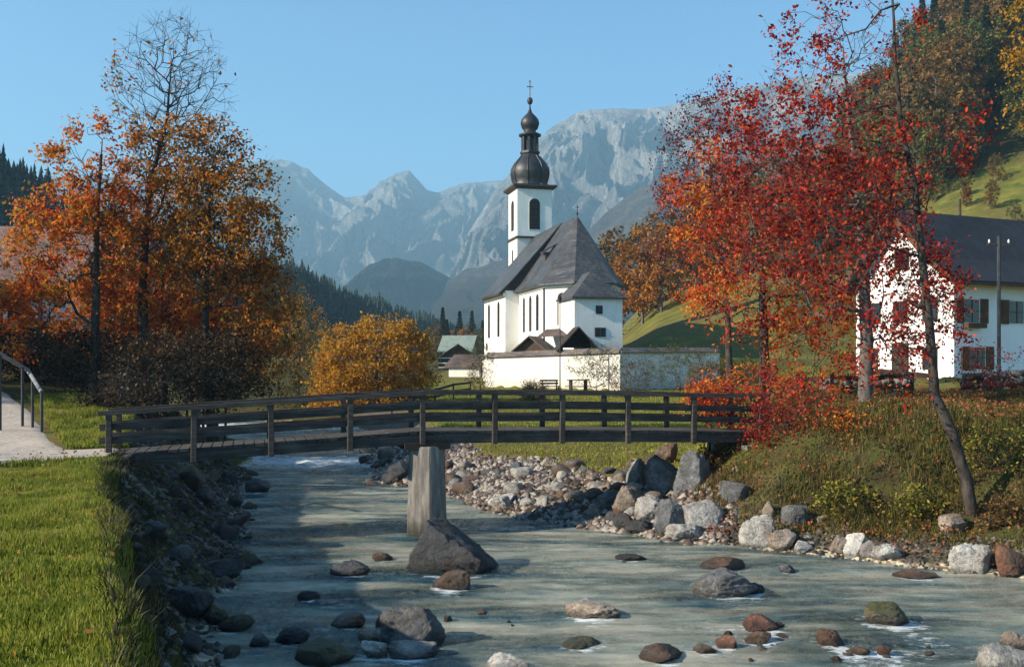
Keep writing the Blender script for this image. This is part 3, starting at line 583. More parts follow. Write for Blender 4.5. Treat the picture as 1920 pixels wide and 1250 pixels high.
# gabled sheds just inside the wall
def gabled(name, label, cat, px, Y, w, d, base, eave, ridge_, rz, wallm, roofm, ov=.35, front_open=False, group=None, parts=True):
    x = (px-960)/F*Y; o = empty(name, (x, Y, base), rz, label, cat, group); e = eave-base; r = ridge_-base
    b = MB()
    if front_open:
        for sx_ in (-1, 1):
            for sy in (-1, 1): MB().box((sx_*(w/2-.1), sy*(d/2-.1), e/2), (.18, .18, e)).build("post", wallm, o)
        b.add([(-w/2, d/2-.1, e), (w/2, d/2-.1, e), (0, d/2-.1, r-.1), (-w/2, d/2, e), (w/2, d/2, e), (0, d/2, r-.1)], [(0, 1, 2), (5, 4, 3), (0, 3, 4, 1), (1, 4, 5, 2), (2, 5, 3, 0)])
        b.build("gable_board", wallm, o)
    else:
        b.add([(-w/2, -d/2, -1), (w/2, -d/2, -1), (w/2, d/2, -1), (-w/2, d/2, -1), (-w/2, -d/2, e), (w/2, -d/2, e), (w/2, d/2, e), (-w/2, d/2, e), (0, -d/2, r-.08), (0, d/2, r-.08)],
              [(0, 1, 5, 8, 4), (2, 3, 7, 9, 6), (1, 2, 6, 5), (3, 0, 4, 7), (3, 2, 1, 0), (4, 8, 9, 7), (8, 5, 6, 9)])
        b.build("wall", wallm, o)
    rr = MB(); sl = (r-e)/(w/2)
    for s_ in (-1, 1):
        vs = [(0, y, r+.02+dz) if k == 0 else (s_*(w/2+ov), y, e-ov*sl+.02+dz) for dz in (0, .14) for y in (-d/2-ov, d/2+ov) for k in (0, 1)]
        rr.add(vs, [(0, 1, 3, 2), (6, 7, 5, 4), (0, 4, 5, 1), (1, 5, 7, 3), (3, 7, 6, 2), (2, 6, 4, 0)])
    rr.build("roof", roofm, o); return o
gabled("shed", "low brown shingled gable roof rising over the churchyard wall", "shed", 1006, 89.5, 3.6, 4, 4.9, 5.2, 6.7, R(-18), M['brownboard'], M['shingle'], .4)
gabled("gate_shelter", "dark gabled shelter in front of the sacristy wall", "shelter", 1080, 82.6, 2.9, 1.8, 4.9, 5.7, 7.25, R(8), M['wooddark'], M['wooddark'], .35, True)
# churchyard wall
def yardwall(name, label, a, b, zb, zt0, zt1, th=.5, mat=None):
    a = Vector((*a, 0)); b = Vector((*b, 0)); o = empty(name, (a.x, a.y, 0), 0, label, "wall"); d = (b-a); n = Vector((-d.y, d.x, 0)).normalized()*th
    b = b-a; z = Vector((0, 0, 0)); m = MB(); q = [z, b, b+n, z+n]
    tops = [zt0, zt1, zt1, zt0]
    m.add([(p.x, p.y, zb) for p in q]+[(p.x, p.y, t) for p, t in zip(q, tops)], [(3, 2, 1, 0), (4, 5, 6, 7), (0, 1, 5, 4), (1, 2, 6, 5), (2, 3, 7, 6), (3, 0, 4, 7)])
    m.build("wall_body", mat or M['plaster2'], o)
    c = MB(); nn = n.normalized(); o1 = -nn*.22; o2 = n+nn*.22; md = n*.5
    vs = [(p.x, p.y, t+dz) for (p, t) in ((z, zt0), (b, zt1)) for (p, dz) in ((p+o1, -.02), (p+o2, -.02), (p+md, .42), (p+o1, .06), (p+o2, .06))]
    c.add(vs, [(0, 5, 8, 3), (3, 8, 7, 2), (2, 7, 9, 4), (4, 9, 6, 1), (1, 6, 5, 0), (0, 3, 2, 4, 1), (5, 6, 9, 7, 8)])
    c.build("coping", M['walltile'], o); return o
yardwall("churchyard_wall", "long sunlit white churchyard wall with a tiled top below the church", WA, WB, 1.2, 4.92, 5.22)
yardwall("churchyard_wall", "shaded grey stretch of churchyard wall behind the leafy shrub", WB, WC, 1.2, 5.2, 5.35)
yardwall("churchyard_wall", "churchyard wall return running back beside the nave", WD, WA, .8, 5.0, 4.9)

# ------------------------------------------------------------------ houses
M['whitewash'] = simple("whitewash", (.78, .77, .76), (.86, .85, .84), .7, .9, .1, .01)
def farm():
    o = empty("farmhouse", (12.65+9.55, 50.0, 3.3), 0, "white house with dark blue roof behind the red trees", "house")
    cx, cy = o.location.x, o.location.y
    # local axes: long side direction a, gable direction g
    rz = R(24); o.rotation_euler.z = rz
    w, L_ = 6.8, 15.0; e = 5.1; r = 8.9   # gable width along local +y, long side along +x
    b = MB(); b.add([(0, 0, -1.5), (L_, 0, -1.5), (L_, w, -1.5), (0, w, -1.5), (0, 0, e), (L_, 0, e), (L_, w, e), (0, w, e), (0, w/2, r-.1), (L_, w/2, r-.1)],
          [(3, 2, 1, 0), (0, 1, 5, 4), (2, 3, 7, 6), (3, 0, 4, 8, 7), (1, 2, 6, 9, 5), (4, 5, 9, 8), (8, 9, 6, 7)])
    wl = b.build("wall", M['whitewash'], o)
    rr = MB(); ov = .9
    for s_ in (-1, 1):
        pr = [(w/2, r), (w/2+s_*(w/2)*.75, e+(r-e)*.25+.1), (w/2+s_*(w/2+ov), e-.25)]
        vs = [(x, y, z+dz) for dz in (0, .2) for x in (-.8, L_+.8) for y, z in pr]
        rr.add(vs, [(0, 1, 4, 3), (1, 2, 5, 4), (9, 10, 7, 6), (10, 11, 8, 7), (0, 6, 7, 1), (1, 7, 8, 2), (3, 4, 10, 9), (4, 5, 11, 10), (2, 8, 11, 5)])
    rf_ = rr.build("roof", M['slateblue'], o)
    fa = MB()
    for s_ in (-1, 1):
        pr = [(w/2, r), (w/2+s_*(w/2)*.75, e+(r-e)*.25+.1), (w/2+s_*(w/2+ov), e-.25)]
        for (y0, z0), (y1, z1) in zip(pr, pr[1:]): fa.bar((-.86, y0, z0+.02), (-.86, y1, z1+.02), .06, .3)
    fa.bar((-.8, -ov-.05, e-.2), (L_+.8, -ov-.05, e-.2), .12, .14); fa.build("fascia", M['ochre'], rf_)
    for x, zc, ww, hh in [(1.2, 3.6, 1.0, 1.15), (4.4, 3.6, 1.0, 1.15), (7.6, 3.6, 1.0, 1.15), (11, 3.6, 1.0, 1.15), (1.6, 1.2, 1.0, 1.1), (8, 1.2, 1.0, 1.1)]:
        f = window(o, (x, 0, zc), (0, -1), ww, hh, arch=False, grid=(1, 1), fm='plaster2', frame=.09)
        for s_ in (-1, 1): MB().box((s_*(ww*.5+.36)+x, -.06, zc), (.52, .06, hh+.1)).build("shutter", M['ochre'], f)
    for y, zc in [(1.5, 3.7), (3.5, 3.7), (5.4, 3.7), (1.5, 1.2), (5.6, 1.2), (3.4, 6.5)]:
        f = window(o, (0, y, zc), (-1, 0), 1.0, 1.15, arch=False, grid=(1, 1), fm='plaster2', frame=.09)
    MB().box((-.05, 3.5, 1.0), (.12, 1.1, 2.1)).build("door", M['wooddark'], o)
    bx_ = MB().box((1.2, -.25, 2.85), (1.3, .3, .25)).build("flower_box", M['ochre'], o)
farm()
def barn():
    o = empty("wooden_house", (-25.5, 45, 3.0), R(6), "house with red-brown tiled roof and white upper wall behind orange maple", "house")
    MB().box((0, 2.5, .9), (11.0, 8, 3.8)).build("boarded_wall", M['wooddark'], o)
    MB().box((0, 2.5, 3.62), (10.8, 7.8, 1.6)).build("upper_wall", M['whitewash'], o)
    rr = MB(); vs = [(-6.2, -2.4, 4.55), (6.2, -2.4, 4.55), (6.2, 2.6, 7.6), (-6.2, 2.6, 7.6), (6.2, 7.6, 4.55), (-6.2, 7.6, 4.55)]
    vs2 = [(x, y, z+.2) for x, y, z in vs]; rr.add(vs+vs2, [(1, 0, 3, 2), (2, 3, 5, 4), (6, 7, 8, 9), (9, 8, 10, 11), (0, 1, 7, 6), (1, 2, 8, 7), (2, 4, 10, 8), (4, 5, 11, 10), (5, 3, 9, 11), (3, 0, 6, 9)])
    rr.build("roof", M['tile'], o)
    MB().box((0, -2.0, 4.42), (12, .25, .35)).build("eaves_board", M['ochre'], o)
    bl = MB(); bl.box((0, -2.1, 2.95), (11.5, 1.1, .14)); bl.build("balcony", M['brownboard'], o)
    for k in range(7): MB().box((-5+k*1.65, -2.55, 3.7), (.14, .14, 1.5)).build("balcony_post", M['wooddark'], o)
    for k in range(3): window(o, (-3.2+k*3.4, -1.42, 3.6), (0, -1), .8, 1.0, arch=False, grid=(1, 1), fm='wooddark', frame=.08)
    for k in range(3): window(o, (-3.2+k*3.4, -1.52, 1.3), (0, -1), .8, .9, arch=False, grid=(1, 1), fm='ochre', frame=.08)
barn()
gabled("village_house", "white village house with a pale green roof beyond the golden tree", "house", 862, 175, 6, 4.6, 2.6, 7.4, 9.6, R(80), M['plaster2'], simple("green_roof", (.16, .20, .17), (.24, .28, .24), 1), .8)
hb = gabled("village_house", "brown timber village house with long balcony beyond the bridge", "house", 858, 140, 5.4, 5.4, 2.4, 5.4, 7.2, R(4), M['brownboard'], M['shingle'], .9)
for z in (1.0, 2.3):
    m = MB(); m.box((0, -3.0, z), (5.4, .7, .12)); m.bar((-2.7, -3.3, z+.7), (2.7, -3.3, z+.7), .08, .1)
    m.build("balcony", M['plaster2'], hb)
gabled("village_house", "small white village outbuilding just outside the churchyard wall", "house", 885, 112, 3.4, 4, 2.4, 4.3, 5.4, R(60), M['plaster'], M['shingle'], .4)
gabled("hill_house", "dark hut high on the hillside meadow", "hut", 1868, 205, 7, 6, h1((1868-960)/F*205, 205)-.3, h1((1868-960)/F*205, 205)+3.0, h1((1868-960)/F*205, 205)+5.2, R(75), M['wooddark'], M['slateblue'], .6)

# ------------------------------------------------------------------ footbridge
bs = .266/1.0
def bY(px): a = (px-960)/F; Y = 24.57/(1-.266*a); return a*Y, Y
bx0, by0 = bY(186); bx1, by1 = bY(1436)
bdir = Vector((bx1-bx0, by1-by0, 0)); bL = bdir.length; bdir.normalize(); bn = Vector((-bdir.y, bdir.x, 0))
bridge = empty("footbridge", (bx0, by0, 0), math.atan2(bdir.y, bdir.x), "weathered wooden footbridge with three-rail railings on one pier over the river", "bridge")
def bz(u): return float(np.interp(u/bL, [0, .44, .70, 1], [2.07, 2.48, 2.44, 2.32]))
BWd = 1.55
us = np.linspace(0, bL, 70)
dk = MB()
for i in range(69):
    u0, u1 = us[i]+.012, us[i+1]-.012; z0, z1 = bz(u0), bz(u1); jz = random.uniform(-.004, .004); jy = random.uniform(-.02, .02)
    dk.add([(u, y, z-d+jz) for d in (0, .06) for u, z in ((u0, z0), (u1, z1)) for y in (-.06+jy, BWd+.06+jy)], [(0, 2, 3, 1), (4, 5, 7, 6), (0, 4, 6, 2), (1, 3, 7, 5), (0, 1, 5, 4), (2, 6, 7, 3)])
dk.build("deck", M['wood'], bridge)
for yb in (.02, BWd*.5, BWd-.02):
    m = MB(); un = np.linspace(0, bL, 15)
    for a, b in zip(un, un[1:]): m.bar((a, yb, bz(a)-.06-.12), (b+.004, yb, bz(b)-.06-.12), .14, .22)
    m.build("beam", M['wood'], bridge)
ppx = [205, 364, 508, 656, 791, 926, 1052, 1175, 1298, 1424]
pu = []
for p_ in ppx:
    x, y = bY(p_); pu.append((Vector((x, y, 0))-Vector((bx0, by0, 0))).dot(bdir))
for side, yo in ((0, -.10), (1, BWd+.10)):
    for u in pu:
        MB().box((u, yo, bz(u)+.30), (.13, .12, 1.24), ry=random.uniform(-.012, .012)).build("post", M['wood'], bridge, bevel=.012)
    for hh, w_, t_ in ((.93, .16, .10), (.60, .15, .045), (.31, .15, .045)):
        m = MB(); yy_ = yo+(.09 if side == 0 else -.09) if hh < .9 else yo
        pts = [0]+pu[1:]; pts[-1] = bL
        for a, b in zip(pts, pts[1:]):
            j = random.uniform(-.008, .008)
            if hh > .9: m.box(((a+b)/2, yy_, (bz(a)+bz(b))/2+hh+j), (b-a+.01, .15, .10), ry=-math.atan2(bz(b)-bz(a), b-a))
            else: m.box(((a+b)/2, yy_, (bz(a)+bz(b))/2+hh+j), (b-a-.01, t_, w_), ry=-math.atan2(bz(b)-bz(a), b-a))
        m.build("rail", M['wood'], bridge)
xm, ym = bY(800); um = (Vector((xm, ym, 0))-Vector((bx0, by0, 0))).dot(bdir)
pp = [(um+.03, -.45), (um+.52, -.05), (um+.42, BWd+.1), (um-.04, BWd+.1), (um-.50, -.02)]
ptop = [(um+(x-um)*.86, y*.86+.05) for x, y in pp]
m = MB().prism(pp, -.8, bz(um)-.36, ptop); m.build("pier", M['concrete'], bridge, bevel=.03)
MB().box((um, BWd/2, bz(um)-.35+.0), (1.1, BWd+.3, .16)).build("pier_cap", M['wooddark'], bridge)
for u_ in (.25, bL-.35):
    MB().box((u_, BWd/2, bz(u_)-.85), (.8, BWd+.8, 1.0)).build("abutment", M['stonewall'], bridge)

# handrail by the path
def handrail():
    P_ = [at(-70, 612, 24.5), at(0, 663, 26), at(52, 694, 27.2), at(78, 735, 26.2)]
    o = empty("handrail", (P_[3].x, P_[3].y, h1(P_[3].x, P_[3].y)), 0, "bent metal handrail with dark posts beside gravel path", "handrail")
    L0 = o.location.copy(); MB().tube([p-L0 for p in P_], .055, 8).build("rail", M['metal'], o)
    for p in (P_[1], P_[1].lerp(P_[2], .8), P_[2].lerp(P_[3], .35), P_[3]):
        zg = h1(p.x, p.y)-.2; MB().tube([Vector((p.x, p.y, zg))-L0, p-L0], .04, 8).build("post", M['darkmetal'], o)
handrail()
def fence(name, label, pts, hts, np_, mat, th=.07, cat="fence", hp=None):
    pts = [Vector(p) for p in pts]; o = empty(name, pts[0], 0, label, cat); L0 = pts[0]; tot = []
    ps = []
    for a, b in zip(pts, pts[1:]):
        for k in range(np_): ps.append(a.lerp(b, k/np_))
    ps.append(pts[-1])
    ps = [Vector((p.x, p.y, h1(p.x, p.y))) for p in ps]
    hp = hp or max(hts)+.1
    for p in ps: MB().box(p-L0+Vector((0, 0, hp/2-.1)), (.1, .1, hp+.2)).build("post", mat, o)
    for hgt in hts:
        m = MB()
        for a, b in zip(ps, ps[1:]): m.bar(a-L0+Vector((0, 0, hgt)), b-L0+Vector((0, 0, hgt)), .06, th*2)
        m.build("rail", mat, o)
    return o
fence("wooden_fence", "dark two-rail fence along the bank in front of the village", [((735-960)/F*58, 58, 0), ((882-960)/F*70, 70, 0)], (.55, 1.0), 4, M['wooddark'], cat="fence")
fence("wooden_fence", "single brown rail fence in front of the white house", [((1480-960)/F*38, 38, 0), ((1745-960)/F*36, 36, 0)], (.75,), 3, M['wooddark'], .09)
fence("wooden_fence", "long grey pasture fence running up the hillside meadow", [((1760-960)/F*170, 170, 0), ((1860-960)/F*185, 185, 0), ((1990-960)/F*195, 195, 0)], (.7, 1.3), 7, M['wood'], .12)
fence("wooden_fence", "low plank fence at the path edge above the steep bank", [((1560-960)/F*33, 33, 0), ((1710-960)/F*31.5, 31.5, 0)], (.35, .7), 4, M['wooddark'], .08)

# lamp posts, poles, benches
def pole(name, label, px, Y, ztop, r, kind, mat=None):
    x = (px-960)/F*Y; zg = h1(x, Y)-.05; o = empty(name, (x, Y, zg), 0, label, "pole" if kind != 'lamp' else "street lamp"); H = ztop-zg; mat = mat or M['darkmetal']
    MB().tube([(0, 0, -.1), (0, 0, .5), (0, 0, H)], [r*1.7, r*1.2, r], 8).build("shaft", mat, o)
    if kind == 'lamp':
        MB().lathe([(.04, H-.05), (.12, H+.05), (.15, H+.28), (.06, H+.4)], 8).build("lamp_head", M['glass'], o)
        MB().lathe([(.18, H+.4), (.04, H+.52)], 8).build("lamp_cap", M['darkmetal'], o)
    if kind == 'cross':
        MB().bar((-.5, 0, H-.35), (.5, 0, H-.35), .08, .1).build("crossarm", mat, o)
        for s_ in (-.42, .42): MB().lathe([(.03, H-.3), (.045, H-.22), (.02, H-.14)], 6, (s_, 0)).build("insulator", M['plaster2'], o)
    return o
pole("street_lamp", "slim dark lamp post standing before the white churchyard wall", 1050, 77.5, 9.2, .04, 'lamp')
pole("utility_pole", "tall dark pole with crossarm in front of the dark blue roof", 1873, 43, 9.7, .075, 'cross')
pole("utility_pole", "grey pole rising behind the dark blue roof", 1800, 66, 15.2, .09, 'plain', M['wood'])
pole("utility_pole", "small white-topped pole on the hilltop meadow by the hut", 1884, 190, 4+430*190/F, .12, 'plain', M['plaster2'])
def bench(px, Y, rz, label):
    x = (px-960)/F*Y; o = empty("bench", (x, Y, h1(x, Y)), rz, label, "bench")
    MB().box((0, 0, .46), (1.5, .42, .06)).build("seat", M['wooddark'], o)
    b = MB(); b.box((0, .24, .68), (1.5, .05, .14), rx=-.15); b.box((0, .27, .90), (1.5, .05, .14), rx=-.15); b.build("backrest", M['wooddark'], o)
    for s_ in (-.6, .6):
        for y_ in (-.15, .22): MB().box((s_, y_, .22 if y_ < 0 else .48), (.08, .07, .44 if y_ < 0 else .98)).build("leg", M['wooddark'], o)
bench(1032, 77.2, R(20), "dark wooden bench on the grass against the white wall")
def board(px, Y, label):
    x = (px-960)/F*Y; o = empty("picnic_table", (x, Y, h1(x, Y)), R(15), label, "table")
    MB().box((0, 0, .95), (1.6, .8, .07)).build("top", M['wooddark'], o)
    for s_ in (-.6, .6): MB().box((s_, 0, .46), (.1, .6, .94)).build("leg", M['wooddark'], o)
    for s_ in (-.7, .7): MB().box((0, s_, .45), (1.6, .28, .05)).build("seat", M['wooddark'], o)
board(1084, 76.6, "olive wooden table among the thin shrubs near the lamp post")

# ------------------------------------------------------------------ rocks
bmod = bpy.data.meshes.new("tmp")
import bmesh
_bm = bmesh.new(); bmesh.ops.create_icosphere(_bm, subdivisions=5, radius=1); _bm.verts.ensure_lookup_table()
IV = np.array([v.co[:] for v in _bm.verts]); IFc = np.array([[v.index for v in f.verts] for f in _bm.faces]); _bm.free()
_bm = bmesh.new(); bmesh.ops.create_icosphere(_bm, subdivisions=3, radius=1); _bm.verts.ensure_lookup_table()
IV3 = np.array([v.co[:] for v in _bm.verts]); IF3 = np.array([[v.index for v in f.verts] for f in _bm.faces]); _bm.free()
def rockmesh(seed, hi=True, ang=.5, peak=None):
    r = np.random.default_rng(seed); V = (IV if hi else IV3).copy(); o = r.uniform(-50, 50, 3)
    n1 = np.array([mnoise.noise(Vector(v*1.1+o)) for v in V]); n2 = np.array([mnoise.fractal(Vector(v*3.2+o), .7, 2, 5) for v in V])
    V = V*(1+.28*n1+.13*n2)[:, None]
    for _ in range(int(4+ang*16)):
        d = r.normal(size=3); d /= np.linalg.norm(d); lim = r.uniform(.55, .92)-ang*.08
        s = V@d; ex = np.maximum(s-lim, 0); V = V-np.outer(ex*.88, d)
    if peak is not None:
        zz = V[:, 2]; k = np.clip((zz+.3)/1.2, 0, 1); V[:, 0] = V[:, 0]*(1-.45*k)+peak*k; 
    n3 = np.array([mnoise.fractal(Vector(v*7+o), .8, 2, 3) for v in V]); V = V*(1+.05*n3)[:, None]
    mn, mx = V.min(0), V.max(0); V = (V-(mn+mx)/2)/(mx-mn)*2
    return V
def rock(px, py, w, h, col, label, seed, ang=.5, peak=None, tilt=0, group="rocks of the river and its banks", water=True, name="boulder", depth=.8):
    p = hit(px, py-h*.06, water=water); s = p.y/F
    V = rockmesh(seed, w > 30, ang, peak); W, H = w*s/2, h*s*1.0
    V = V*np.array([W, W*depth, H*.72]); 
    if tilt: c_, s_ = math.cos(tilt), math.sin(tilt); V = np.column_stack([V[:, 0]*c_-V[:, 2]*s_, V[:, 1], V[:, 0]*s_+V[:, 2]*c_])
    V[:, 2] += H*.28
    o = fast(name, V, IFc if w > 30 else IF3, RK[col], smooth=True)
    o.location = (p.x, p.y+W*depth*.5, p.z); o.rotation_euler.z = random.uniform(-.3, .3) if not tilt else 0
    return tag(o, label, "rock", group)
RL = [
 (850,1080,182,98,'dark',"huge dark peaked boulder just below the bridge pier",11,.9,-.12),
 (846,1108,74,36,'brown',"jagged brown rock directly below the huge peaked boulder",12,.9),
 (655,1078,78,22,'dark',"low dark wet rock upstream beside the huge peaked boulder",13,.3),
 (716,1052,40,15,'brown',"small red-brown rock between pier and low dark rock",14,.6),
 (577,1127,44,18,'dark',"small dark rock alone in the open water",15,.6),
 (770,1214,126,68,'grey',"large rounded grey boulder among the near shallow stones",16,.35),
 (772,1234,98,25,'pale',"flat white stone lying before the large rounded boulder",17,.2),
 (700,1232,52,24,'pale',"small pale stone touching the flat white stone",18,.5),
 (690,1208,46,24,'tan',"tan wedge stone leaning on the large rounded boulder",19,.5),
 (716,1176,26,20,'brown',"little rusty stone behind the large rounded boulder",20,.5),
 (650,1178,66,24,'brown',"dark brown low stone upstream of the tan wedge stone",21,.3),
 (545,1206,66,26,'dark',"blackish wet stone at the end of the mossy shallows",22,.3),
 (605,1250,112,42,'moss',"mossy orange-brown rock at the very bottom of picture",23,.9),
 (485,1212,40,22,'grey',"small grey stone beside the blackish wet stone",24,.5),
 (1112,1160,98,24,'tan',"pale pink flattish rock in midstream",25,.6),
 (1096,1142,40,18,'pale',"small white stone against the pale pink rock",26,.5),
 (1360,1120,124,48,'grey',"broad smooth grey boulder in the midstream on the right",27,.3),
 (1408,1112,62,16,'dark',"low dark shelf stone at the tail of the broad grey boulder",28,.4),
 (1360,1070,84,24,'brown',"sharp brown rock upstream of the broad grey boulder",29,.9),
 (1185,1052,60,11,'dark',"barely showing dark stone in open water",30,.3),
 (1478,1074,36,14,'grey',"small bluish stone near the far bank shallows",31,.4),
 (1670,1175,98,40,'moss',"rounded olive-brown boulder at the right of the stream",32,.2),
 (1430,1180,70,22,'red',"rusty orange stone breaking the shallow water",33,.4),
 (1425,1208,52,20,'brown',"ochre stone below the rusty orange stone",34,.3),
 (1243,1242,96,28,'brown',"dark brown cluster stone at the bottom edge",35,.7),
 (1322,1228,44,17,'brown',"little brown stone between dark cluster and red stone",36,.5),
 (1364,1218,42,22,'red',"small deep red stone in the riffle",37,.4),
 (1560,1213,56,30,'red',"reddish-brown rounded stone in the near riffle",38,.3),
 (1612,1230,44,14,'brown',"thin brown stone beside a small orange one",39,.4),
 (1662,1229,32,16,'red',"small orange stone in the near riffle",40,.3),
 (1722,1086,84,12,'brown',"long low brown stone near the far shallows",41,.3),
 (1908,1220,62,34,'tan',"pinkish stone at the right edge above the white boulder",42,.3),
 (1886,1262,96,48,'pale',"white rounded boulder cut by the bottom right corner",43,.3),
 (950,1262,86,30,'pale',"pale grey stone cut by the bottom edge",44,.3),
 (1092,1216,84,14,'moss',"submerged olive flat stone in midstream",45,.3),
 (440,1186,64,30,'moss',"yellow mossy stone at the water's edge on the left bank",46,.4),
 (395,1172,60,36,'moss',"mossy rock tipped with yellow moss on the left bank",47,.7),
 (340,1150,110,46,'dark',"broad dark boulder below the near grassy edge",48,.6),
 (265,1098,70,40,'dark',"dark boulder high on the left bank slope",49,.6),
 (410,1080,90,30,'dark',"long dark stone at the left water line",50,.6),
 (330,1060,60,34,'grey',"grey angular rock in the middle of the dark bank",51,.8),
 (480,925,50,26,'dark',"dark angular rock at the tip of the upstream left bank",52,.8),
 (1300,922,74,74,'grey',"tall upright grey boulder under the bridge's end",53,.6),
 (1243,930,66,72,'grey',"tall dark slab wedged under the bridge end",54,.8),
 (1250,870,46,40,'brown',"brown block right beneath the bridge deck end",55,.7),
 (1196,912,44,50,'pale',"pale triangular stone on the gravel near the bridge end",56,.9),
 (1160,907,30,20,'tan',"small round tan stone beside the pale triangular stone",57,.2),
 (1184,966,68,54,'tan',"tilted tan slab below the pale triangular stone",58,.7),
 (1222,984,68,52,'pale',"bright white round boulder at the waterline",59,.3),
 (1264,1002,70,62,'grey',"blue-grey boulder touching the bright white one",60,.6),
 (1145,950,44,30,'grey',"greenish grey block at the end of gravel heap",61,.6),
 (1320,990,92,48,'pale',"long tilted pale grey slab at the waterline",62,.7),
 (1288,1014,76,30,'pale',"flat pale stone under the long tilted slab",63,.4),
 (1172,994,46,30,'dark',"dark wet stone under the tilted tan slab",64,.6),
 (1200,1000,54,24,'dark',"blackish stone in the gap before the blue-grey boulder",65,.4),
 (1425,1028,74,54,'pale',"leaning grey boulder alone at the waterline",66,.6),
 (1472,1032,56,38,'tan',"tan sloping stone beside the leaning grey boulder",67,.5),
 (1510,1036,44,20,'pale',"thin pale stone at the foot of brown bank",68,.5),
 (1444,976,28,34,'tan',"small upright stone above the leaning grey boulder",69,.6),
 (1382,942,60,38,'grey',"half-buried grey rock in the bank grass",70,.6),
 (1492,990,50,40,'grey',"grey rock with red leaves half in the bank",71,.8),
 (1578,1042,38,32,'tan',"pinkish first stone of the white row at the waterline",72,.4),
 (1605,1046,42,40,'pale',"pointed white stone in the white row",73,.6),
 (1632,1046,36,30,'pale',"grey-white third stone of the white row",74,.5),
 (1665,1050,56,28,'pale',"flat white last stone of the row",75,.4),
 (1824,1078,84,50,'pale',"big pale square boulder under the leaning tree",76,.6),
 (1790,1000,56,34,'tan',"moss-edged rock at the foot of the leaning trunk",77,.5),
 (1902,1082,64,54,'red',"red-brown rock at the right water edge",78,.6),
 (725,865,40,26,'brown',"brown bankside stone at the meadow tip above the bend",79,.7),
 (745,905,60,36,'dark',"dark rock at the water under the meadow tip",80,.7),
 (690,850,34,16,'tan',"small tan stone in the rapids",81,.5),
 (940,955,46,22,'pale',"broad pale stone at the foot of gravel heap",82,.4),
 (1125,1052,0,0,'pale',"",83,.4),
]
for t in RL:
    if t[2] == 0: continue
    rock(*t[:5], t[5], t[6], t[7], t[8] if len(t) > 8 else None, tilt={1184: .5, 1320: .35, 1425: .45, 1472: .35, 690: 0}.get(t[0], 0))
# white water rings and wakes round the river rocks
for o_ in [o_ for o_ in C.objects if o_.get("category") == "rock"]:
    rx_, ry_ = o_.location.x, o_.location.y; rw = max(.15, o_.dimensions.x*.5)
    if not (np.interp(ry_, Ly, Lx) < rx_ < np.interp(ry_, Ry, Rx)): continue
    dd = np.sqrt((WX-rx_)**2+((WY-ry_)*1.2)**2); foam += .34*np.exp(-((dd-rw*1.0)/.10)**2)
    foam += .45*np.exp(-((WX-rx_)/(rw*.8))**2)*np.where(WY < ry_, np.exp(-((ry_-rw*.8-WY)/(rw*1.5+.3))**2), 0)
foam = np.clip(foam, 0, 1.1); fa.data.foreach_set("value", foam.astype(np.float32).ravel())
# stone heaps: many shared meshes
def heap(n, cols, pxr, pyr, wr, label, group, seed, name="stone", cond=None, wat=False):
    r = np.random.default_rng(seed); base = {}
    for c in cols:
        for k in range(4):
            V = rockmesh(900+k+len(base)*7+seed, False, .8); me_o = fast("tmpstone", V*.5, IF3, RK[c], smooth=False); base[(c, k)] = me_o.data; bpy.data.objects.remove(me_o)
    ks = list(base.keys()); made = 0
    while made < n:
        px = r.uniform(*pxr); py = r.uniform(*pyr)
        if cond and not cond(px, py): continue
        p = hit(px, py, 8, 120, water=wat); ww = r.uniform(*wr)**1; s = ww*p.y/F*(.6+.9*r.random()**2)
        kc = ks[r.integers(len(ks))]
        o = bpy.data.objects.new(name, base[kc]); C.objects.link(o); o.location = (p.x, p.y+s*.2, p.z+(s*.14 if not wat else -s*.02)); o.scale = (s*r.uniform(.9, 1.5), s*r.uniform(.8, 1.3), s*r.uniform(.55, .95)); o.rotation_euler = (r.uniform(-.5, .5), r.uniform(-.5, .5), r.uniform(0, 6.28))
        tag(o, label.format({'moss': 'mossy', 'grey': 'grey', 'pale': 'pale', 'brown': 'brown', 'dark': 'dark', 'tan': 'tan', 'red': 'reddish'}[kc[0]]), "stone", group); made += 1
heap(118, ['pale', 'tan', 'grey', 'brown'], (835, 1240), (872, 985), (17, 34), "small {} stone in the sunlit heap on the gravel bank", "stones of the gravel bank by the pier", 3, cond=lambda x, y: y > 868+abs(x-1000)*.02 and y < 925+max(0, x-840)*.22)
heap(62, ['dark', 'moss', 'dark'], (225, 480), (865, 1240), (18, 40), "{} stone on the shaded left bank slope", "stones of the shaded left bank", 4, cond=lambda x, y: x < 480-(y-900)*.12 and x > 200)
heap(20, ['grey', 'tan', 'brown', 'pale'], (1340, 1700), (960, 1045), (10, 22), "little {} stone on the steep bank above the waterline", "little stones under the steep bank", 5, cond=lambda x, y: y < 1000+(x-1340)*.12 and y > 950+(x-1340)*.15)
heap(16, ['brown', 'dark', 'tan'], (690, 840), (868, 925), (14, 26), "{} stone at the foot of the meadow by the pier", "stones below the meadow tip", 6)
heap(20, ['brown', 'grey', 'red', 'dark'], (430, 760), (1170, 1250), (14, 30), "small wet {} stone in the near shallows", "wet stones of the near shallows", 8, cond=lambda x, y: y > 1165+abs(x-640)*.1)
heap(26, ['brown', 'tan', 'red', 'grey'], (1150, 1760), (1175, 1250), (8, 20), "little wet {} stone breaking the near riffle", "little stones in the near riffle", 10, cond=lambda x, y: y > 1185+abs(x-1400)*.05, wat=True)
heap(9, ['brown', 'dark', 'tan'], (780, 1500), (1040, 1180), (8, 18), "little {} stone just breaking the open water", "little stones in open water", 12, wat=True)
heap(10, ['grey', 'dark'], (560, 720), (835, 866), (10, 18), "small {} stone breaking the rapids upstream", "stones in the upstream rapids", 9)
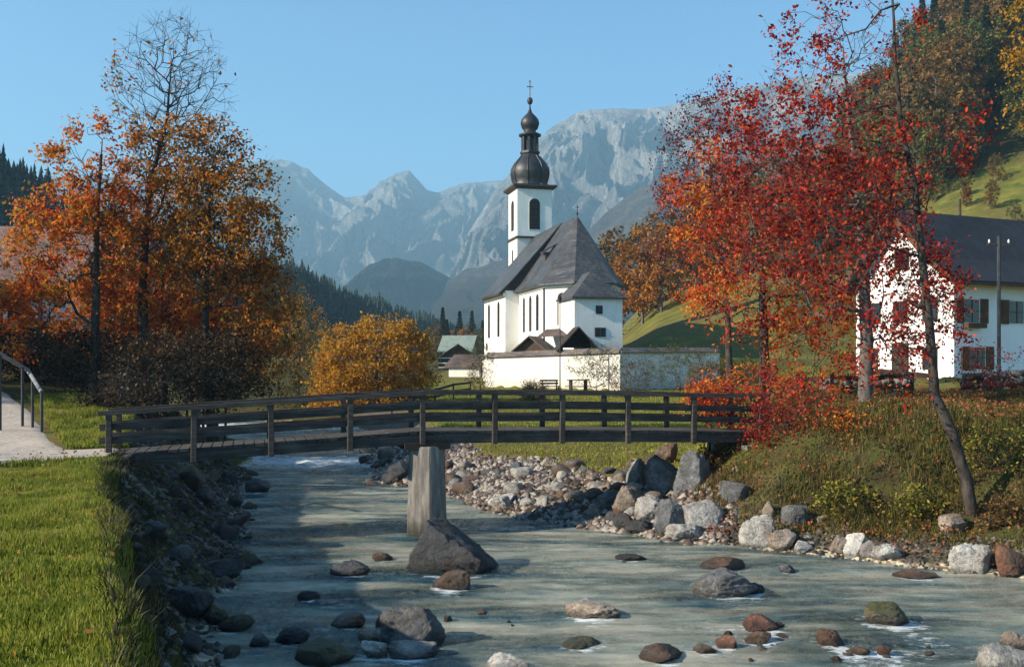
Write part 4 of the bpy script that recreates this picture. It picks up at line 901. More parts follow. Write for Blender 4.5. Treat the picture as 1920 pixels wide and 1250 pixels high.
# pebble carpet (nobody could count it)
def scatter(n, pxr, pyr, cond=None, y1=130):
    px = rng.uniform(*pxr, n); py = rng.uniform(*pyr, n); return px, py
def region(n, xr, yr, cond):
    x = rng.uniform(*xr, n*6); y = rng.uniform(*yr, n*6); k = cond(x, y); x, y = x[k][:n], y[k][:n]; return x, y, gh(x, y)
def perp(x, y):
    d = (np.interp(y+.5, Ry, Rx)-np.interp(y-.5, Ry, Rx)); return (x-Rf(y))/np.sqrt(1+d*d)
def kof(x, y): return smooth01((x-(y-26)*.28-3.2)/5.0)
def pebbles(name, x, y, z, smin, smax, mat, label):
    n = len(x); T = np.array([(1, 0, -.2), (-.5, .87, -.2), (-.5, -.87, -.2), (0, 0, .8), (.4, .5, .5), (-.6, 0, .4)]); Fb = np.array([(0, 4, 3), (4, 1, 3), (1, 5, 3), (5, 2, 3), (2, 0, 3), (0, 1, 4), (1, 2, 5)])
    a = rng.uniform(0, 6.28, n); s = smin+(smax-smin)*rng.random(n)**2; V = np.empty((n, 6, 3))
    J = T[None]*rng.uniform(.6, 1.4, (n, 6, 1)); V[..., 0] = (J[..., 0]*np.cos(a)[:, None]-J[..., 1]*np.sin(a)[:, None])*s[:, None]+x[:, None]; V[..., 1] = (J[..., 0]*np.sin(a)[:, None]+J[..., 1]*np.cos(a)[:, None])*s[:, None]+y[:, None]; V[..., 2] = J[..., 2]*s[:, None]*.8+z[:, None]
    Fq = (Fb[None]+np.arange(n)[:, None, None]*6).reshape(-1, 3)
    return tag(fast(name, V.reshape(-1, 3), Fq, mat), label, kind="stuff")
M['pebble'] = leafmat("pebbles", [(.04, .03, .024), (.10, .07, .055), (.19, .15, .125), (.34, .30, .26)], 1.5, .0, 1.2)
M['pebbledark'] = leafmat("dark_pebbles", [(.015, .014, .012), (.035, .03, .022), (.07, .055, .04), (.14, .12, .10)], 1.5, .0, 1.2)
x, y, z = region(15000, (-6, 9), (21, 46), lambda x, y: (perp(x, y) > -.4) & (perp(x, y) < 3.2+.4*qn(x, y, 2)) & (kof(x, y) < .6)); pebbles("gravel", x, y, z, .03, .17, M['pebble'], "loose gravel covering the sunlit bank below the meadow")
x, y, z = region(5000, (3, 16), (14, 30), lambda x, y: (perp(x, y) > -.3) & (perp(x, y) < 1.3) & (kof(x, y) >= .4)); pebbles("gravel", x, y, z, .03, .09, M['pebbledark'], "gravel and small stones along the foot of the steep bank")
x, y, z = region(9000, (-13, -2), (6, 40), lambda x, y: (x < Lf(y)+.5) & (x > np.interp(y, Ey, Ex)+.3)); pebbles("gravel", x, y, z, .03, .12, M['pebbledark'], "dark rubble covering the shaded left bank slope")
x, y, z = region(9000, (-8, 13), (11, 30), lambda x, y: (x > Lf(y)) & (perp(x, y) < 0)); pebbles("gravel", x, y, z, .03, .10, M['pebble'], "pebbles on the river bed under the shallow water")
# ------------------------------------------------------------------ trees
def skeleton(trunk, tr, env, n, seed, up=.5, step=.5, tip=.012, power=2.3, shell=.35):
    r = np.random.default_rng(seed); P = []; par = []; rad0 = []
    tp = [np.array(p, float) for p in trunk]
    for i in range(len(tp)-1):
        k = max(2, int(np.linalg.norm(tp[i+1]-tp[i])/step))
        for j in range(k if i < len(tp)-2 else k+1):
            P.append(tp[i]+(tp[i+1]-tp[i])*j/k + r.normal(0, .015, 3)*step); par.append(len(P)-2)
    nt = len(P); rad0 = np.linspace(tr[0], tr[1], nt)
    A = []
    wts = np.array([c[2] if len(c) > 2 else c[1][0]*c[1][1]*c[1][2] for c in env]); wts = wts/wts.sum()
    for _ in range(n):
        c, q = env[r.choice(len(env), p=wts)][:2]; d = r.normal(size=3); d /= np.linalg.norm(d); A.append(np.array(c)+d*np.array(q)*r.random()**shell)
    A = np.array(A); T = np.array(P); dmin = np.min(np.linalg.norm(A[:, None]-T[None], axis=2), axis=1); A = A[np.argsort(dmin)]
    cap = nt+n*7; PP = np.zeros((cap, 3)); PP[:nt] = T; cnt = nt; tips = []; depth = np.zeros(cap)
    for a in A:
        d = a-PP[:cnt]; L = np.linalg.norm(d, axis=1)
        cost = L*(1+up*np.clip(.35-d[:, 2]/np.maximum(L, 1e-3), 0, 2))+depth[:cnt]*.03
        cost[:max(2, int(nt*.12))] += 3
        i = int(np.argmin(cost)); L0 = L[i]
        if L0 < .08: continue
        k = int(np.clip(L0/step, 1, 6)); p0 = PP[i].copy(); prev = i; bow = np.array([0, 0, -.10*L0 if up > 0 else .1*L0])+r.normal(0, .07*L0, 3)
        for j in range(1, k+1):
            t = j/k; q = p0+(a-p0)*t+bow*math.sin(math.pi*t)
            if cnt >= cap: break
            PP[cnt] = q; par.append(prev); depth[cnt] = depth[prev]+L0/k; prev = cnt; cnt += 1
        tips.append(prev)
    PP = PP[:cnt]; par = np.array(par[:cnt]); par[0] = -1
    acc = np.zeros(cnt); ch = np.zeros(cnt, int)
    for i in range(cnt-1, 0, -1):
        if ch[i] == 0: acc[i] = tip**power
        acc[par[i]] += acc[i]; ch[par[i]] += 1
    rad = np.maximum(acc, tip**power)**(1/power); rad[:nt] = rad0; 
    for i in range(nt, cnt): rad[i] = min(rad[i], rad[par[i]]*.85)
    return PP, par, rad, nt, np.nonzero(ch == 0)[0]
def tubes(PP, par, rad, keep=None, n=5, nmin=3):
    idx = np.arange(1, len(PP)) if keep is None else keep
    a = PP[par[idx]]; b = PP[idx]; ra = np.minimum(rad[par[idx]], rad[idx]*1.5); rb = rad[idx]
    d = b-a; L = np.linalg.norm(d, axis=1, keepdims=True); d = d/np.maximum(L, 1e-6)
    ref = np.where(np.abs(d[:, 2:3]) > .9, np.array([[1., 0, 0]]), np.array([[0, 0, 1.]])); u = np.cross(d, ref); u /= np.linalg.norm(u, axis=1, keepdims=True); w = np.cross(d, u)
    an = 2*math.pi*np.arange(n)/n; cs = np.cos(an)[None, :, None]; sn = np.sin(an)[None, :, None]
    r0 = a[:, None]+(u[:, None]*cs+w[:, None]*sn)*ra[:, None, None]; r1 = (b+d*rb[:, None]*.4)[:, None]+(u[:, None]*cs+w[:, None]*sn)*rb[:, None, None]
    V = np.concatenate([r0, r1], 1).reshape(-1, 3); k = np.arange(n); f = np.stack([k, (k+1) % n, n+(k+1) % n, n+k], -1)
    return V, (f[None]+(np.arange(len(idx))*2*n)[:, None, None]).reshape(-1, 4)
def leafquads(Cn, size, r, droop=.3, asp=.55):
    n = len(Cn); d = r.normal(size=(n, 3)); d[:, 2] -= droop; d /= np.linalg.norm(d, axis=1, keepdims=True)
    e = r.normal(size=(n, 3)); e -= d*(e*d).sum(1, keepdims=True); e /= np.linalg.norm(e, axis=1, keepdims=True); nn = np.cross(d, e)
    s = (size*r.uniform(.6, 1.35, n))[:, None]
    V = np.stack([Cn-d*s*.5, Cn+e*s*asp*.5+nn*s*.10, Cn+d*s*.5, Cn-e*s*asp*.5+nn*s*.10], 1).reshape(-1, 3)
    return V, np.arange(4*n).reshape(n, 4)
def twigs(tips, PP, par, n, ln, r, drop=0.0):
    a = np.repeat(PP[tips], n, 0); d0 = PP[tips]-PP[par[tips]]; d0 /= np.maximum(np.linalg.norm(d0, axis=1, keepdims=True), 1e-6)
    d = np.repeat(d0, n, 0)*.8+r.normal(size=a.shape)*.6; d[:, 2] -= drop; d /= np.linalg.norm(d, axis=1, keepdims=True)
    return a, a+d*(ln*r.uniform(.5, 1.3, len(a)))[:, None]
def tree(label, base, trunk, tr, env, n, seed, leaf, leafn, bark, lmat, cat="tree", name="tree", group=None, dens=None, ntw=4, twl=.45, up=.5, tip=.010, step=.5, drop=.15, shell=.35, spread=.10, clump=.55, cbase=.8, twr=.006):
    r = np.random.default_rng(seed+1000); o = empty(name, base, 0, label, cat, group)
    PP, par, rad, nt, tips = skeleton(trunk, tr, env, n, seed, up, step, tip, shell=shell)
    V, Fq = tubes(PP, par, rad, np.arange(1, nt), 9); fast("trunk", V, Fq, bark, o, smooth=True)
    V1, F1 = tubes(PP, par, rad, np.arange(nt, len(PP)), 5)
    a, b = twigs(tips, PP, par, ntw, twl, r, drop); TP = np.concatenate([a, b]); m = len(a); tpar = np.concatenate([-np.ones(m, int), np.arange(m)]); trd = np.concatenate([np.full(m, twr), np.full(m, twr*.5)])
    V2, F2 = tubes(TP, tpar, trd, np.arange(m, 2*m), 3)
    F2 = F2; ob = fast("branches", np.concatenate([V1, V2]), np.concatenate([F1, F2+len(V1)]), bark, o)
    t = r.random((m, leafn)) ; Cn = (a[:, None]+(b-a)[:, None]*t[..., None]*1.1+r.normal(0, spread, (m, leafn, 3))).reshape(-1, 3)
    if len(Cn) and clump > 0:
        sc_n = 1.1/clump; ph = seed*3.1
        q_ = (qn(Cn[:, 0]*sc_n+ph, Cn[:, 2]*sc_n, 2)+qn(Cn[:, 1]*sc_n+ph, Cn[:, 2]*sc_n+40, 2))*.9
        Cn = Cn[r.random(len(Cn)) < np.clip(cbase+q_*1.5, .06, 1)]
    if dens is not None: Cn = Cn[r.random(len(Cn)) < dens(Cn)]
    if len(Cn):
        V, Fq = leafquads(Cn, leaf, r); fast("crown", V, Fq, lmat, o)
    return o
LM = {
 'orange': leafmat("orange_maple_leaves", [(.30, .045, .012), (.50, .08, .012), (.66, .17, .018), (.58, .24, .025), (.20, .15, .02)], .55, .5, .8),
 'mixed': leafmat("olive_orange_leaves", [(.07, .05, .012), (.30, .12, .018), (.58, .15, .018), (.48, .24, .028), (.22, .13, .02)], .6, .5, .9),
 'green': leafmat("olive_leaves", [(.03, .035, .010), (.08, .075, .016), (.16, .12, .02), (.26, .14, .02)], .6, .35, .8),
 'gold': leafmat("golden_leaves", [(.18, .09, .012), (.44, .20, .018), (.60, .28, .022), (.40, .24, .03)], .7, .5, .9),
 'red': leafmat("crimson_leaves", [(.11, .006, .006), (.28, .011, .010), (.50, .028, .014), (.55, .085, .018), (.20, .012, .008)], .7, .45, 1.1),
 'redorange': leafmat("red_orange_leaves", [(.40, .025, .012), (.62, .07, .015), (.68, .19, .02), (.62, .30, .03)], .8, .5, .8),
 'hill': leafmat("hill_autumn_leaves", [(.05, .04, .012), (.15, .085, .02), (.28, .12, .022), (.20, .15, .03)], .12, .3, .7),
 'hillolive': leafmat("hill_olive_leaves", [(.035, .042, .010), (.11, .115, .018), (.20, .18, .03)], .15, .3, .7),
 'hillorange': leafmat("hill_orange_leaves", [(.18, .07, .012), (.42, .15, .018), (.46, .22, .025)], .15, .35, .7),
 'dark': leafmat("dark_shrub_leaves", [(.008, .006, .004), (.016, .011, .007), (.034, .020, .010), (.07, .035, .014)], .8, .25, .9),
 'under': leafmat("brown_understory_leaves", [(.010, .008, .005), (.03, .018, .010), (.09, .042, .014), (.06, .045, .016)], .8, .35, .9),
 'fallen': leafmat("fallen_leaf_mix", [(.10, .05, .02), (.24, .11, .03), (.34, .05, .02), (.20, .12, .05)], 1.0, .2, 1.2),
 'needle': leafmat("dark_needles", [(.008, .014, .008), (.018, .028, .014), (.035, .045, .02)], .3, .1, .8)}
def base_at(px, Y): x = (px-960)/F*Y; return Vector((x, Y, h1(x, Y)-.15))
def L3(base, pts, Y0):  # (px,py,dy) -> local
    out = []
    for px, py, dy in pts: p = at(px, py, Y0+dy); out.append(tuple(p-base))
    return out
def E3(base, ells, Y0):  # (px,py,rx_px,ry_px[,dy,depth]) -> local ellipsoid
    out = []
    for e in ells:
        px, py, rx, ry = e[:4]; dy = e[4] if len(e) > 4 else 0; s = (Y0+dy)/F; p = at(px, py, Y0+dy)-base
        dp = e[5] if len(e) > 5 else rx*s*.8; out.append((tuple(p), (rx*s, dp, ry*s), e[6] if len(e) > 6 else rx*s*dp*ry*s))
    return out
# left group
Y = 36; b = base_at(175, Y)
tree("orange maple with a dense flame-coloured crown beside the tiled roof", b, [(0, 0, 0)]+L3(b, [(180, 560, 0), (182, 400, 0), (190, 290, 0)], Y), (.20, .05), E3(b, [(130, 470, 105, 120), (165, 330, 75, 90), (110, 290, 30, 30), (215, 430, 90, 120), (70, 520, 50, 70), (190, 240, 30, 25), (50, 590, 55, 70, 0, 1.2, 3.0)], Y), 640, 5, .17, 14, M['bark'], LM['orange'], "maple", "maple_tree", "autumn trees on the left bank", cbase=.85, ntw=5, twl=.55, spread=.14)
Y = 38; b = base_at(268, Y)
hz0 = at(0, 262, Y).z-b.z
def d2(Cn): return np.where(Cn[:, 2] > hz0+.6, .02+.30*(Cn[:, 0] < -.5)*(Cn[:, 2] < hz0+3.4), .9)
tree("tall tree with bare spreading twigs above its orange-brown lower crown", b, [(0, 0, 0)]+L3(b, [(268, 500, 0), (285, 330, 0), (312, 230, 0), (322, 120, 0)], Y), (.26, .02), E3(b, [(320, 180, 110, 150), (330, 120, 75, 95), (240, 180, 45, 70), (330, 330, 110, 110), (300, 430, 110, 110)], Y), 980, 6, .16, 13, M['bark'], LM['mixed'], "tree", "broadleaf_tree", "autumn trees on the left bank", cbase=.85, dens=d2, ntw=5, twl=.5, up=1.5, spread=.13, twr=.008, tip=.011)
Y = 37; b = base_at(400, Y)
tree("olive and orange tree at the end of the bank group nearest the ridge", b, [(0, 0, 0)]+L3(b, [(385, 600, 0), (390, 440, 0), (400, 300, 0)], Y), (.20, .05), E3(b, [(420, 350, 85, 80), (455, 470, 85, 105), (400, 480, 90, 110), (490, 560, 60, 80), (470, 340, 35, 30), (380, 260, 55, 45), (520, 630, 50, 90), (460, 640, 60, 80)], Y), 840, 7, .16, 13, M['bark'], LM['mixed'], "tree", "broadleaf_tree", "autumn trees on the left bank", cbase=.85, ntw=5, twl=.6, spread=.15)
Y = 40; b = base_at(310, Y)
tree("dark rust-leaved tree filling the middle of the bank group", b, [(0, 0, 0)]+L3(b, [(300, 600, 0), (310, 480, 0)], Y), (.16, .05), E3(b, [(300, 560, 170, 90), (250, 600, 150, 70), (400, 620, 130, 70)], Y), 700, 8, .18, 15, M['bark'], LM['orange'], "tree", "broadleaf_tree", "autumn trees on the left bank", cbase=.85, ntw=5, twl=.6, spread=.15)
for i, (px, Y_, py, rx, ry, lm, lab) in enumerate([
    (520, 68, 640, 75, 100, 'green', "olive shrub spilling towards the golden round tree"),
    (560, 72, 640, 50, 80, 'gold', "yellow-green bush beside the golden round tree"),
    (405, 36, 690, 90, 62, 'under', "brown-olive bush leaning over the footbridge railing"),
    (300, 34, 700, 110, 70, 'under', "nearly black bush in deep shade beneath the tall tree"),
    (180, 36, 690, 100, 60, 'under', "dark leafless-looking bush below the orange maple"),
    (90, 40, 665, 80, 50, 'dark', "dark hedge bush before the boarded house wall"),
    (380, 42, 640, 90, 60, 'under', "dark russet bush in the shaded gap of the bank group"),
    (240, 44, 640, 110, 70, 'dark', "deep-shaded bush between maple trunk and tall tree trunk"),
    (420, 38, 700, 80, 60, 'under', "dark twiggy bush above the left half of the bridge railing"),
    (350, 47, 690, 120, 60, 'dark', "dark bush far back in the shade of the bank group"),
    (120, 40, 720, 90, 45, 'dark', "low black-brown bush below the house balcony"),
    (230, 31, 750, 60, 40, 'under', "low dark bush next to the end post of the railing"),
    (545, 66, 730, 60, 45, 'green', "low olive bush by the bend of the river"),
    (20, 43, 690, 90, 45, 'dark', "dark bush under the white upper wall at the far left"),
    (-90, 38, 640, 90, 75, 'dark', "tall dark hedge bush added just outside the view to cast shade"),  # unseen, added to block low sun from the bushes under the trees
    (-160, 33, 640, 90, 95, 'dark', "second tall dark hedge bush added outside the view to cast shade")]):  # another unseen sun blocker added for the understory
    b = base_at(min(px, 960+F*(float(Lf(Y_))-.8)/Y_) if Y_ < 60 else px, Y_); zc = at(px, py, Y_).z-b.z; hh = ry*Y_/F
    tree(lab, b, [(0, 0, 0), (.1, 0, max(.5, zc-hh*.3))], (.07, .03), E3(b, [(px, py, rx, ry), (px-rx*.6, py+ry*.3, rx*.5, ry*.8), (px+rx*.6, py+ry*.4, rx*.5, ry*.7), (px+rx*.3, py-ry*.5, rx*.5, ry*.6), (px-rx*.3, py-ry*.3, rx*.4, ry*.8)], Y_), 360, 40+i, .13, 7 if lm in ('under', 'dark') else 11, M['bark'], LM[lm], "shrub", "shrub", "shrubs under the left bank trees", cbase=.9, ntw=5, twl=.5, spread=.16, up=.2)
for i, (x_, y_, hh, lab) in enumerate([(-24.5, 31.0, 8.2, "dense unseen tree added left of the view to shade the bank shrubs"), (-24.4, 35.0, 8.0, "second unseen tree added left of the view to shade the bank shrubs")]):  # unseen trees added as occluders so the left bank shrubs stay dark
    b = Vector((x_, y_, h1(x_, y_)-.1))
    tree(lab, b, [(0, 0, 0), (.1, 0, 2), (0, 0, hh*.6)], (.16, .06), [((0, 0, hh*.5), (2.9, 2.6, hh*.46))], 420, 500+i, .22, 13, M['bark'], LM['orange'], "tree", "broadleaf_tree", ntw=5, twl=.55, spread=.18, up=.1)
b = Vector((-21, 15.5, h1(-21, 15.5)-.1))
tree("nearly bare tree outside the view that throws thin shadows on the path", b, [(0, 0, 0), (.1, 0, 3), (0, .1, 6)], (.17, .05), [((0, 0, 6.5), (2.4, 2.4, 3.0))], 130, 510, .12, 2, M['bark'], LM['orange'], "tree", "broadleaf_tree", ntw=3, twl=.5, up=.7)
# golden round tree
Y = 63; b = base_at(705, Y)
tree("round golden-yellow tree standing alone behind the footbridge", b, [(0, 0, 0), (0, 0, 1.6), (0, 0, 3.4)], (.22, .08), E3(b, [(705, 678, 105, 72), (650, 705, 60, 70), (760, 700, 58, 60), (635, 750, 50, 45), (720, 650, 65, 50), (700, 760, 100, 40)], Y), 1100, 9, .20, 18, M['barkgrey'], LM['gold'], "tree", "golden_tree", cbase=.8, ntw=6, twl=.6, spread=.2, up=.1, shell=.25)
# right group of red trees
Y = 21.8; b = base_at(1826, Y)-Vector((0, 0, .1))
tree("slender crimson tree with a dark leaning trunk rooted at the water's edge", b, [(0, 0, 0)]+L3(b, [(1812, 900, 0), (1785, 810, 0), (1752, 740, .1), (1742, 600, .1), (1728, 480, .1), (1716, 350, .1), (1690, 240, .1), (1678, 100, .1), (1672, -60, .1)], Y), (.135, .018), E3(b, [(1560, 300, 210, 150, 0, 1.8), (1490, 200, 150, 100, 0, 1.6), (1590, 60, 150, 75, 0, 1.3, 1.6), (1620, 450, 150, 110, .3, 1.6), (1780, 280, 70, 90, .2, 1.2), (1740, 570, 80, 110, .2, 1.0, 1.5), (1680, 600, 60, 70, 0, .8, .9), (1540, 730, 190, 45, -.2, 1.2), (1640, 650, 110, 60, -.2, 1)], Y), 820, 21, .105, 12, M['bark'], LM['red'], "tree", "red_leaved_tree", "red-leaved trees by the bridge end", ntw=4, twl=.42, spread=.09, up=.15, tip=.006, step=.3, drop=.5, shell=.5, twr=.004)
Y = 27.5; b = base_at(1622, Y)
tree("crimson tree with a thick straight grey trunk behind the leaning one", b, [(0, 0, 0)]+L3(b, [(1625, 640, 0), (1620, 500, 0), (1600, 300, 0), (1588, 180, 0), (1580, 90, 0)], Y), (.21, .02), E3(b, [(1520, 420, 200, 160), (1420, 330, 130, 120), (1600, 130, 110, 130), (1480, 540, 170, 80), (1660, 400, 80, 120), (1400, 230, 90, 60), (1725, 540, 75, 90, 0, 1.0, 4.5), (1670, 640, 60, 70, 0, .9, 2.0)], Y), 1100, 22, .115, 13, M['barkgrey'], LM['red'], "tree", "red_leaved_tree", "red-leaved trees by the bridge end", ntw=4, twl=.5, spread=.11, up=.3, tip=.008, step=.4, shell=.45, drop=.3, dens=lambda c: np.where(c[:, 2] > 8.3, .25, 1.0), twr=.006)
Y = 31; b = base_at(1432, Y)
tree("orange-red tree with dark trunk at the end of the footbridge", b, [(0, 0, 0)]+L3(b, [(1434, 700, 0), (1432, 600, 0), (1425, 450, 0), (1400, 330, 0)], Y), (.19, .05), E3(b, [(1440, 560, 150, 95), (1380, 440, 120, 110), (1520, 600, 110, 70), (1330, 360, 85, 110), (1340, 560, 70, 60), (1430, 745, 130, 50), (1540, 690, 90, 60)], Y), 900, 23, .12, 13, M['bark'], LM['redorange'], "tree", "red_leaved_tree", "red-leaved trees by the bridge end", ntw=4, twl=.5, spread=.12, up=.2, tip=.008, step=.4, shell=.45, drop=.3)
Y = 38; b = base_at(1370, Y)
tree("thin-leaved purple-red tree against the grey cliff", b, [(0, 0, 0)]+L3(b, [(1365, 600, 0), (1350, 450, 0), (1330, 300, 0)], Y), (.16, .04), E3(b, [(1310, 330, 75, 150), (1290, 440, 65, 90), (1360, 230, 60, 60)], Y), 520, 24, .12, 8, M['bark'], leafmat("purple_red_leaves", [(.06, .015, .02), (.14, .02, .02), (.26, .04, .03)], .7, .3, .8), "tree", "red_leaved_tree", "red-leaved trees by the bridge end", ntw=5, twl=.6, spread=.12, up=.4, tip=.009, twr=.006)
BK = {'bank': leafmat("bank_bush_leaves", [(.05, .05, .010), (.13, .14, .018), (.26, .23, .03), (.30, .17, .03)], 1.5, .35, .8), 'bankrust': leafmat("rusty_bank_leaves", [(.03, .02, .010), (.10, .055, .02), (.20, .10, .025), (.16, .14, .03)], 1.5, .35, .8)}
# red low shrubs at the bridge end
for i, (px, Y_, py, rx, ry, lm, lab) in enumerate([
    (1370, 27.5, 765, 62, 36, 'red', "bright scarlet bush growing through the last railing of the bridge"),
    (1500, 27, 760, 80, 45, 'red', "crimson bush on the crest between the two thick trunks"),
    (1440, 28.5, 720, 70, 40, 'redorange', "orange-red bush around the dark trunk's base"),
    (1620, 25, 850, 50, 60, 'red', "loose red-leaved sapling on the steep grassy bank"),
    (1480, 25.6, 800, 75, 48, 'red', "crimson sapling spreading over the steep bank just past the bridge end"),
    (1575, 25.2, 800, 55, 36, 'redorange', "scarlet sprig bush on the steep bank between the two red saplings"),
    (1330, 27.0, 745, 40, 34, 'redorange', "small scarlet shoot behind the last bridge posts"),
    (1850, 33, 700, 60, 55, 'red', "dark red garden bush beside the white house"),
    (1690, 29, 760, 60, 40, 'hillorange', "low rusty shrub on the bank top beyond the crimson bush")]):
    b = base_at(px, Y_); zc = at(px, py, Y_).z-b.z
    tree(lab, b, [(0, 0, 0), (.05, 0, max(.3, zc-.2))], (.04, .02), E3(b, [(px, py, rx, ry), (px-rx*.4, py+ry*.4, rx*.5, ry*.6)], Y_), 170, 60+i, .085, 8, M['bark'], LM[lm], "shrub", "red_shrub", "red shrubs near the bridge end", ntw=4, twl=.4, spread=.1, up=.1, tip=.006, step=.3, twr=.004)
for i, (px, Y_, py, rx, ry, lm, lab) in enumerate([
    (1585, 23, 940, 55, 34, 'bank', "low green bush above the white stone row"),
    (1720, 22.5, 950, 46, 34, 'bank', "green bush at the foot of the leaning trunk"),
    (1870, 24, 850, 60, 52, 'bank', "large yellow-green bush right of the leaning trunk"),
    (1900, 22, 960, 50, 40, 'bankrust', "brownish bush above the red-brown rock"),
    (1340, 26, 860, 30, 30, 'bankrust', "small brown bush directly above the tall upright boulder")]):
    p_ = hit(px, py+ry*.5, water=False); b = Vector((p_.x, p_.y, p_.z-.1)); s_ = p_.y/F
    tree(lab, b, [(0, 0, 0), (.02, 0, .15)], (.02, .012), [((0, 0, ry*s_*.8), (rx*s_, rx*s_*.8, ry*s_*.8)), ((-rx*s_*.5, 0, ry*s_*.4), (rx*s_*.6, rx*s_*.5, ry*s_*.5))], 120, 160+i, .085, 10, M['bark'], BK[lm], "shrub", "bank_shrub", "low bushes on the steep bank", clump=.2, ntw=4, twl=.26, spread=.07, up=.1, tip=.004, step=.15, twr=.003)
# thin shrubs before the churchyard wall
for i, (px, Y_, py, rx, ry, dn, lm, lab) in enumerate([
    (1118, 74, 690, 52, 38, .5, 'hillolive', "sparse twiggy bush before the white wall beside the table"),
    (1275, 75, 690, 70, 42, .8, 'hillolive', "leafy willow-like bush before the shaded wall"),
    (1180, 70, 715, 35, 50, .25, 'hill', "thin bare sapling at the corner of the churchyard wall"),
    (1000, 66, 738, 20, 22, .3, 'hill', "tiny bare shrub on the meadow near the railing"),
    (900, 78, 690, 26, 46, .3, 'hillolive', "bare grey bush at the near end of the white wall"),
    (1330, 64, 720, 40, 40, .6, 'hill', "brown bush on the meadow beside the scarlet bush")]):
    b = base_at(px, Y_)
    tree(lab, b, [(0, 0, 0), (.05, 0, .7)], (.05, .03), E3(b, [(px, py, rx, ry)], Y_), 300, 80+i, .11, 9, M['bark'], LM[lm], "shrub", "shrub", "thin shrubs on the church meadow", ntw=5, twl=.7, spread=.10, up=.7, dens=lambda c, dn=dn: np.full(len(c), dn), twr=.011, tip=.016)
# hillside trees: three kinds copied
def kind_tree(lm, seed, h, w):
    r = np.random.default_rng(seed)
    env = [((0, 0, h*.55), (w*.5, w*.5, h*.42)), ((w*.15, 0, h*.28), (w*.45, w*.4, h*.24)), ((-w*.1, .1, h*.75), (w*.3, w*.3, h*.22))]
    o = tree("x", (0, 0, 0), [(0, 0, -1), (.1, 0, h*.4), (0, .1, h*.85)], (h*.016, h*.004), env, 210, seed, h*.034, 12, M['barkgrey'], lm, ntw=5, twl=h*.05, spread=h*.022, tip=h*.0014, step=h*.06, twr=h*.0008, clump=1.6)
    return o
def conifer(seed, h):
    o = empty("conifer", (0, 0, 0)); r = np.random.default_rng(seed)
    MB().tube([(0, 0, -1), (0, 0, h*.5), (0, 0, h)], [h*.014, h*.008, .01], 6).build("trunk", M['bark'], o)
    Cn = []; n = 2600
    t = r.random(n)**.8; lay = np.floor(t*16)/16+r.random(n)*.03; rr = (1-lay)*h*.19*r.random(n)**.5*(.8+.3*r.random(n)); a = r.uniform(0, 6.28, n)
    Cn = np.column_stack([rr*np.cos(a), rr*np.sin(a), h*(.1+.9*lay)-rr*.35]); V, Fq = leafquads(Cn, h*.055, r, .5, .4); fast("crown", V, Fq, LM['needle'], o); return o
protos = {'a': kind_tree(LM['hill'], 301, 15, 8), 'b': kind_tree(LM['hillolive'], 302, 15, 8.5), 'c': kind_tree(LM['hillorange'], 303, 15, 7.5), 'd': conifer(304, 17), 'e': kind_tree(LM['hill'], 305, 16, 7)}
def place(kind, x, y, s, name, label, cat, group, rz=None, z=None):
    p = protos[kind]; c = p.copy(); C.objects.link(c); c.name = name; c.location = (x, y, (h1(x, y) if z is None else z)-.2); c.scale = (s, s, s*random.uniform(.9, 1.1)); c.rotation_euler.z = random.uniform(0, 6.28)
    c["label"] = label; c["category"] = cat; c["group"] = group
    for ch in p.children: d = ch.copy(); C.objects.link(d); d.parent = c
    return c
KN = {'a': ("brown_tree", "brown-leaved tree"), 'b': ("olive_tree", "olive green tree"), 'c': ("orange_tree", "orange-gold tree"), 'd': ("spruce_tree", "dark spruce"), 'e': ("brown_tree", "narrow russet tree")}
hr = np.random.default_rng(77)
# orange trees right of the church
for i, (px, Y_, k, s, lab) in enumerate([(1205, 150, 'c', 1.1, "tall orange tree next to the church's sacristy on the slope"), (1240, 147, 'c', .95, "orange-gold tree second from the church on the slope"), (1222, 170, 'a', 1.2, "tall thin brown tree rising above the orange ones by the church"), (1275, 160, 'b', .9, "olive tree on the slope behind the purple-red tree"), (1160, 165, 'e', 1.2, "bare-looking brown tree directly behind the choir roof"), (1305, 160, 'c', .9, "orange tree on the slope third from the church"), (1350, 155, 'a', 1.2, "brown slope tree behind the red crowns"), (1410, 150, 'b', 1.2, "olive slope tree behind the red crowns"), (1470, 150, 'a', 1.3, "tall russet slope tree behind the red crowns"), (1540, 160, 'b', 1.2, "olive slope tree near the white house's roof")]):
    place(k, (px-960)/F*Y_, Y_, s, KN[k][0], lab, "tree", "trees on the slope behind the church")
for i in range(190):
    px = hr.uniform(1600, 2010); Y_ = 168+125*hr.random()**1.2
    if px < 1660: Y_ = hr.uniform(230, 290)
    if 1815 < px < 1935: Y_ = max(Y_, 196)
    k = ['a', 'b', 'd', 'e', 'a', 'b'][hr.integers(6)]; place(k, (px-960)/F*Y_, Y_, hr.uniform(.9, 1.45), KN[k][0], KN[k][1]+(" of the steep wood above the white house" if px < 1800 else " of the steep wood above the hilltop hut")+(", lower row" if Y_ < 205 else ", middle rows" if Y_ < 250 else ", topmost rows"), "tree", "wood on the upper hillside")
for i in range(24):
    px = hr.uniform(1480, 1760); Y_ = hr.uniform(160, 215); k = ['a', 'c', 'b', 'e'][hr.integers(4)]; place(k, (px-960)/F*Y_, Y_, hr.uniform(.6, 1.0), KN[k][0], KN[k][1]+" at the lower edge of the hillside wood", "tree", "trees at the lower edge of the hillside wood")
